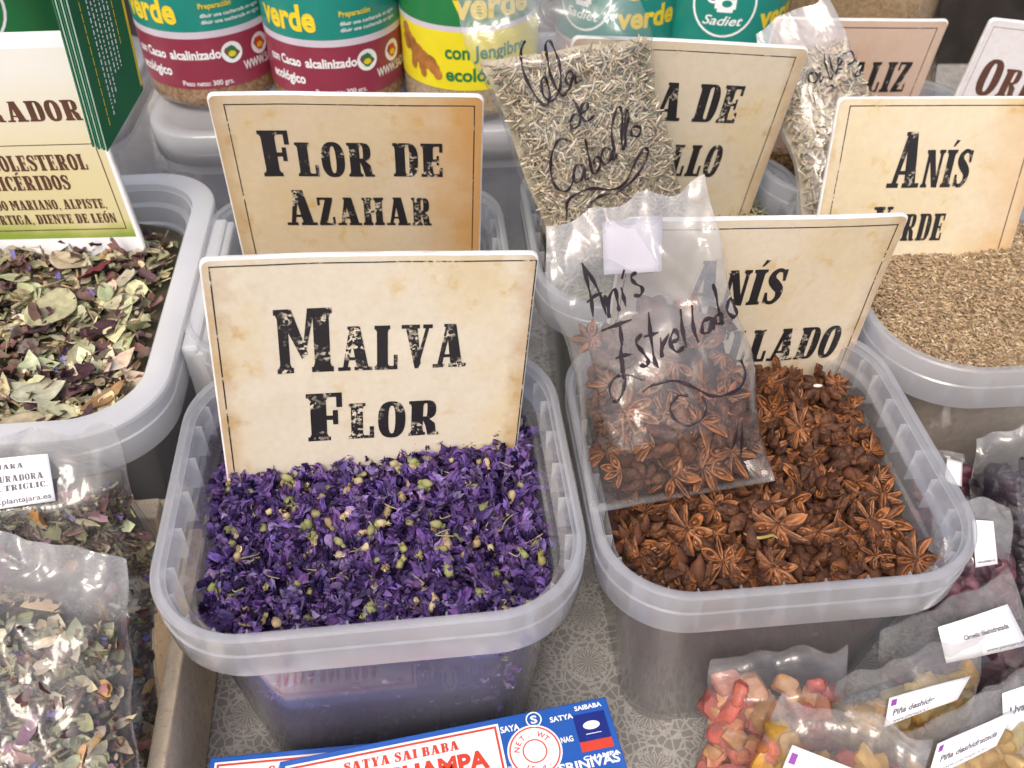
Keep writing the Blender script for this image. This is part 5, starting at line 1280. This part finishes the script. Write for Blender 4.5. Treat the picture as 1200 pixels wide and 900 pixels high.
# ================================================================== INCENSE BOXES
def incense(loc, yaw, label, L=14.6, Wd=3.6, H=2.15):
    """local origin: far right bottom corner; x runs left to right (0 = right end), y = 0 at the far edge, negative towards the viewer"""
    t = thing('incense_box', label, 'box', loc, yaw, 'blue incense boxes stacked in front of the tub')
    b = MB(); box(b, -L, 0, -Wd, 0, 0, H); o = b.build('carton', M['blue'], t, smooth=False)
    bv = o.modifiers.new('bevel', 'BEVEL'); bv.width = .0006; bv.segments = 2
    f = lambda x, y, l: (x, y, H+l)
    p = MB(); flat_quad(p, -L+.25, -5.05, -Wd+.28, -.28, f, 0, .012); flat_ring(p, -3.72, -1.85, 0, 1.2, f, 0, .014, 48)
    # end sticker
    flat_quad(p, -1.72, -.28, -1.9, -.62, f, 1, .016); flat_quad(p, -1.72, -.28, -2.35, -1.9, f, 2, .016)
    pp = p.build('printed_panel', [M['label'], M['navy'], M['red']], t, smooth=False)
    g = MB(); frame_line(g, -L+.36, -5.16, -Wd+.38, -.38, .10, f, 0, .02)
    put_slab(g, 'SATYA SAI BABA', -11.9, -6.9, -1.10, .42, f, 0, 1, lift=.022)
    put_font(g, 'NAG CHAMPA', -12.9, -5.75, -2.12, 1.1, f, 0, .045, 0, .022)
    put_slab(g, 'AGARBATTI', -11.4, -7.4, -2.85, .36, f, 0, 1, lift=.022)
    flat_ring(g, -3.72, -1.85, 1.05, 1.12, f, 0, .022, 48); flat_ring(g, -3.72, -1.85, .48, .54, f, 0, .022, 36)
    def arc(txt, a0, a1, rad, sz, flip=False):
        n = len(txt)
        for i, ch in enumerate(txt):
            if ch == ' ': continue
            a = R_(a0+(a1-a0)*i/(n-1)); V, F, xa, xb = font_line(ch, .02, 0); cw = (xa+xb)/2
            ux, uy = (math.sin(a), -math.cos(a)) if not flip else (-math.sin(a), math.cos(a)); vx, vy = (math.cos(a), math.sin(a)) if not flip else (-math.cos(a), -math.sin(a))
            g.add([f(-3.72+rad*math.cos(a)+(x-cw)*sz*ux+(y-.36)*sz*vx, -1.85+rad*math.sin(a)+(x-cw)*sz*uy+(y-.36)*sz*vy, .022) for x, y in V], F, 0)
    arc('NET. WT.', 165, 15, .79, .34); arc('15 g.', 235, 305, .79, .36, True)
    for s, x0, x1, y, sz in (('SATYA', -2.75, -1.95+.25, -.72, .34), ('SAYA', -5.0, -4.15, -.75, .40), ('SAIBABA', -1.55, -.3, -.42, .30), ('NAG', -2.5, -1.95, -1.75, .36), ('SRINIVAS', -2.9, -.2, -3.05, .55), ('CHAMPA', -1.75, -.1, -2.72, .26), ('BABA', -5.0, -4.7, -2.5, .3)):
        put_font(g, s, x0, x1, y, sz, f, 1, .03, 0, .02)
    flat_ring(g, -3.45, -.42, .30, .36, f, 1, .024, 30); put_font(g, 'S', -3.60, -3.30, -.60, .5, f, 1, .03, 0, .024)
    flat_ring(g, -1.0, -1.2, 0, .2, f, 1, .022, 24, 1.9); flat_quad(g, -1.35, -.65, -1.6, -1.57, f, 1, .022)
    g.build('lettering', [M['red'], M['white_ink']], pp, smooth=False)
    # front face print
    h = MB(); ff = lambda x, y, l: (x, -Wd-l, y)
    flat_quad(h, -L+.3, -5.0, .3, H-.3, ff, 1, .01); put_font(h, 'NAG CHAMPA', -12.6, -6, .65, .9, ff, 0, .04, 0, .016); put_font(h, 'SATYA', -3.6, -1.2, .6, .8, ff, 1, .03, 0, .016)
    # far side print
    put_font(h, 'NAG', 0, 0.01, 0, .001, lambda x, y, l: (-L+4.6, -.4, H+.01), 1)
    h.build('side_lettering', [M['red'], M['white_ink']], t, smooth=False); return t
ib = incense((4.25, 21.75, 4.48), math.atan2(2.9, 13.6), 'blue incense box with white and red panel and round weight mark, topmost of its stack')
copy_thing(ib, (.75, 21.35, 2.26), R_(5.5), 'blue incense box in the middle of the stack, sticking out to the left')
copy_thing(ib, (1.9, 21.2, 0.02), R_(6.5), 'blue incense box lying on the cloth, lowest of its stack')

# ================================================================== CRATE
def wood(name, c):
    m, t, out = newmat(name); k = NT(t); p = k.n('ShaderNodeBsdfPrincipled'); k.l(p.outputs[0], out.inputs[0])
    mp = k.n('ShaderNodeMapping'); mp.inputs['Scale'].default_value = (1, 1, 1); k.l(k.obj(), mp.inputs[0])
    n1 = k.noise(60, 6, .65, vec=mp.outputs[0], dist=1.5); n2 = k.noise(400, 4, vec=k.obj())
    c1 = k.ramp(n1.outputs[0], [(.3, tuple(v*.78 for v in c)), (.5, c), (.8, tuple(min(1, v*1.2) for v in c))]).outputs[0]
    k.l(k.mix(k.ramp(n2.outputs[0], [(.32, .4), (.42, 0)]).outputs[0], c1, (.22, .16, .10)), p.inputs['Base Color']); p.inputs['Roughness'].default_value = .75
    k.l(k.bump(n1.outputs[0], .3, .002), p.inputs['Normal']); return m
M['wood'] = wood('pale_crate_wood', (.70, .57, .40))
t = thing('wooden_crate', 'pale wooden crate holding the herb bags in the lower left corner', 'crate', (-15.75, 22, 0), R_(6.5))
def board(name, *b):
    m = MB(); box(m, *b); o = m.build(name, M['wood'], t, smooth=False); v = o.modifiers.new('bevel', 'BEVEL'); v.width = .0015; v.segments = 2; return o
board('side_board', -.4, .4, -22, 9.6, .1, 6.5); board('side_board', -31.5, -30.5, -22, 9.6, .1, 6.5)
board('back_board', -30.4, -.65, 8.6, 9.4, .1, 9.3); board('front_board', -30.4, -.65, -22, -21.1, .1, 6.3); board('bottom_board', -30.4, -.65, -21, 8.9, .05, .8)
board('corner_post', -2.6, -.7, 7.2, 8.5, .9, 10.4)

# ================================================================== BULK BAGS in the back
def sack(loc, yaw, label, w, d, h, gran, seed):
    t = thing('bulk_bag', label, 'bag', loc, yaw, 'large clear bags of bulk goods at the back'); b = MB(); loops = []
    for j in range(14):
        v = j/13; k = .82+.18*math.sin(PI*min(1, v*1.15+.1)); lp = rrect(w*k, d*k, min(w, d)*.3*k, h*v)
        loops.append([(x+.5*nz((x, y, h*v), .25, seed), y+.5*nz((x, y, h*v), .25, seed+5), z) for x, y, z in lp])
    loft(b, loops, True, True); b.build('goods', gran, t)
    f = MB(); loops = [[(x*1.03, y*1.03, z*1.02+.02) for x, y, z in l] for l in loops]; tp = loops[-1]
    loops += [[(x*.85, y*.5, h+2.5) for x, y, z in tp], [(x*.9, y*.1, h+6) for x, y, z in tp]]
    loft(f, loops, True, False); f.build('film', M['film_crisp'], t); return t
sack((26.5, 77, 0), R_(-16), 'tall clear bag of tan granules standing behind the pinkish card', 18, 13, 21, granule('tan_granules', (.23, .15, .08), (.38, .27, .15)), 3)
sack((55, 78, 0), R_(3), 'tall clear bag of dark green brown herbs in the far right corner', 20, 14, 21, granule('dark_herbs', (.05, .045, .025), (.14, .12, .07)), 8)
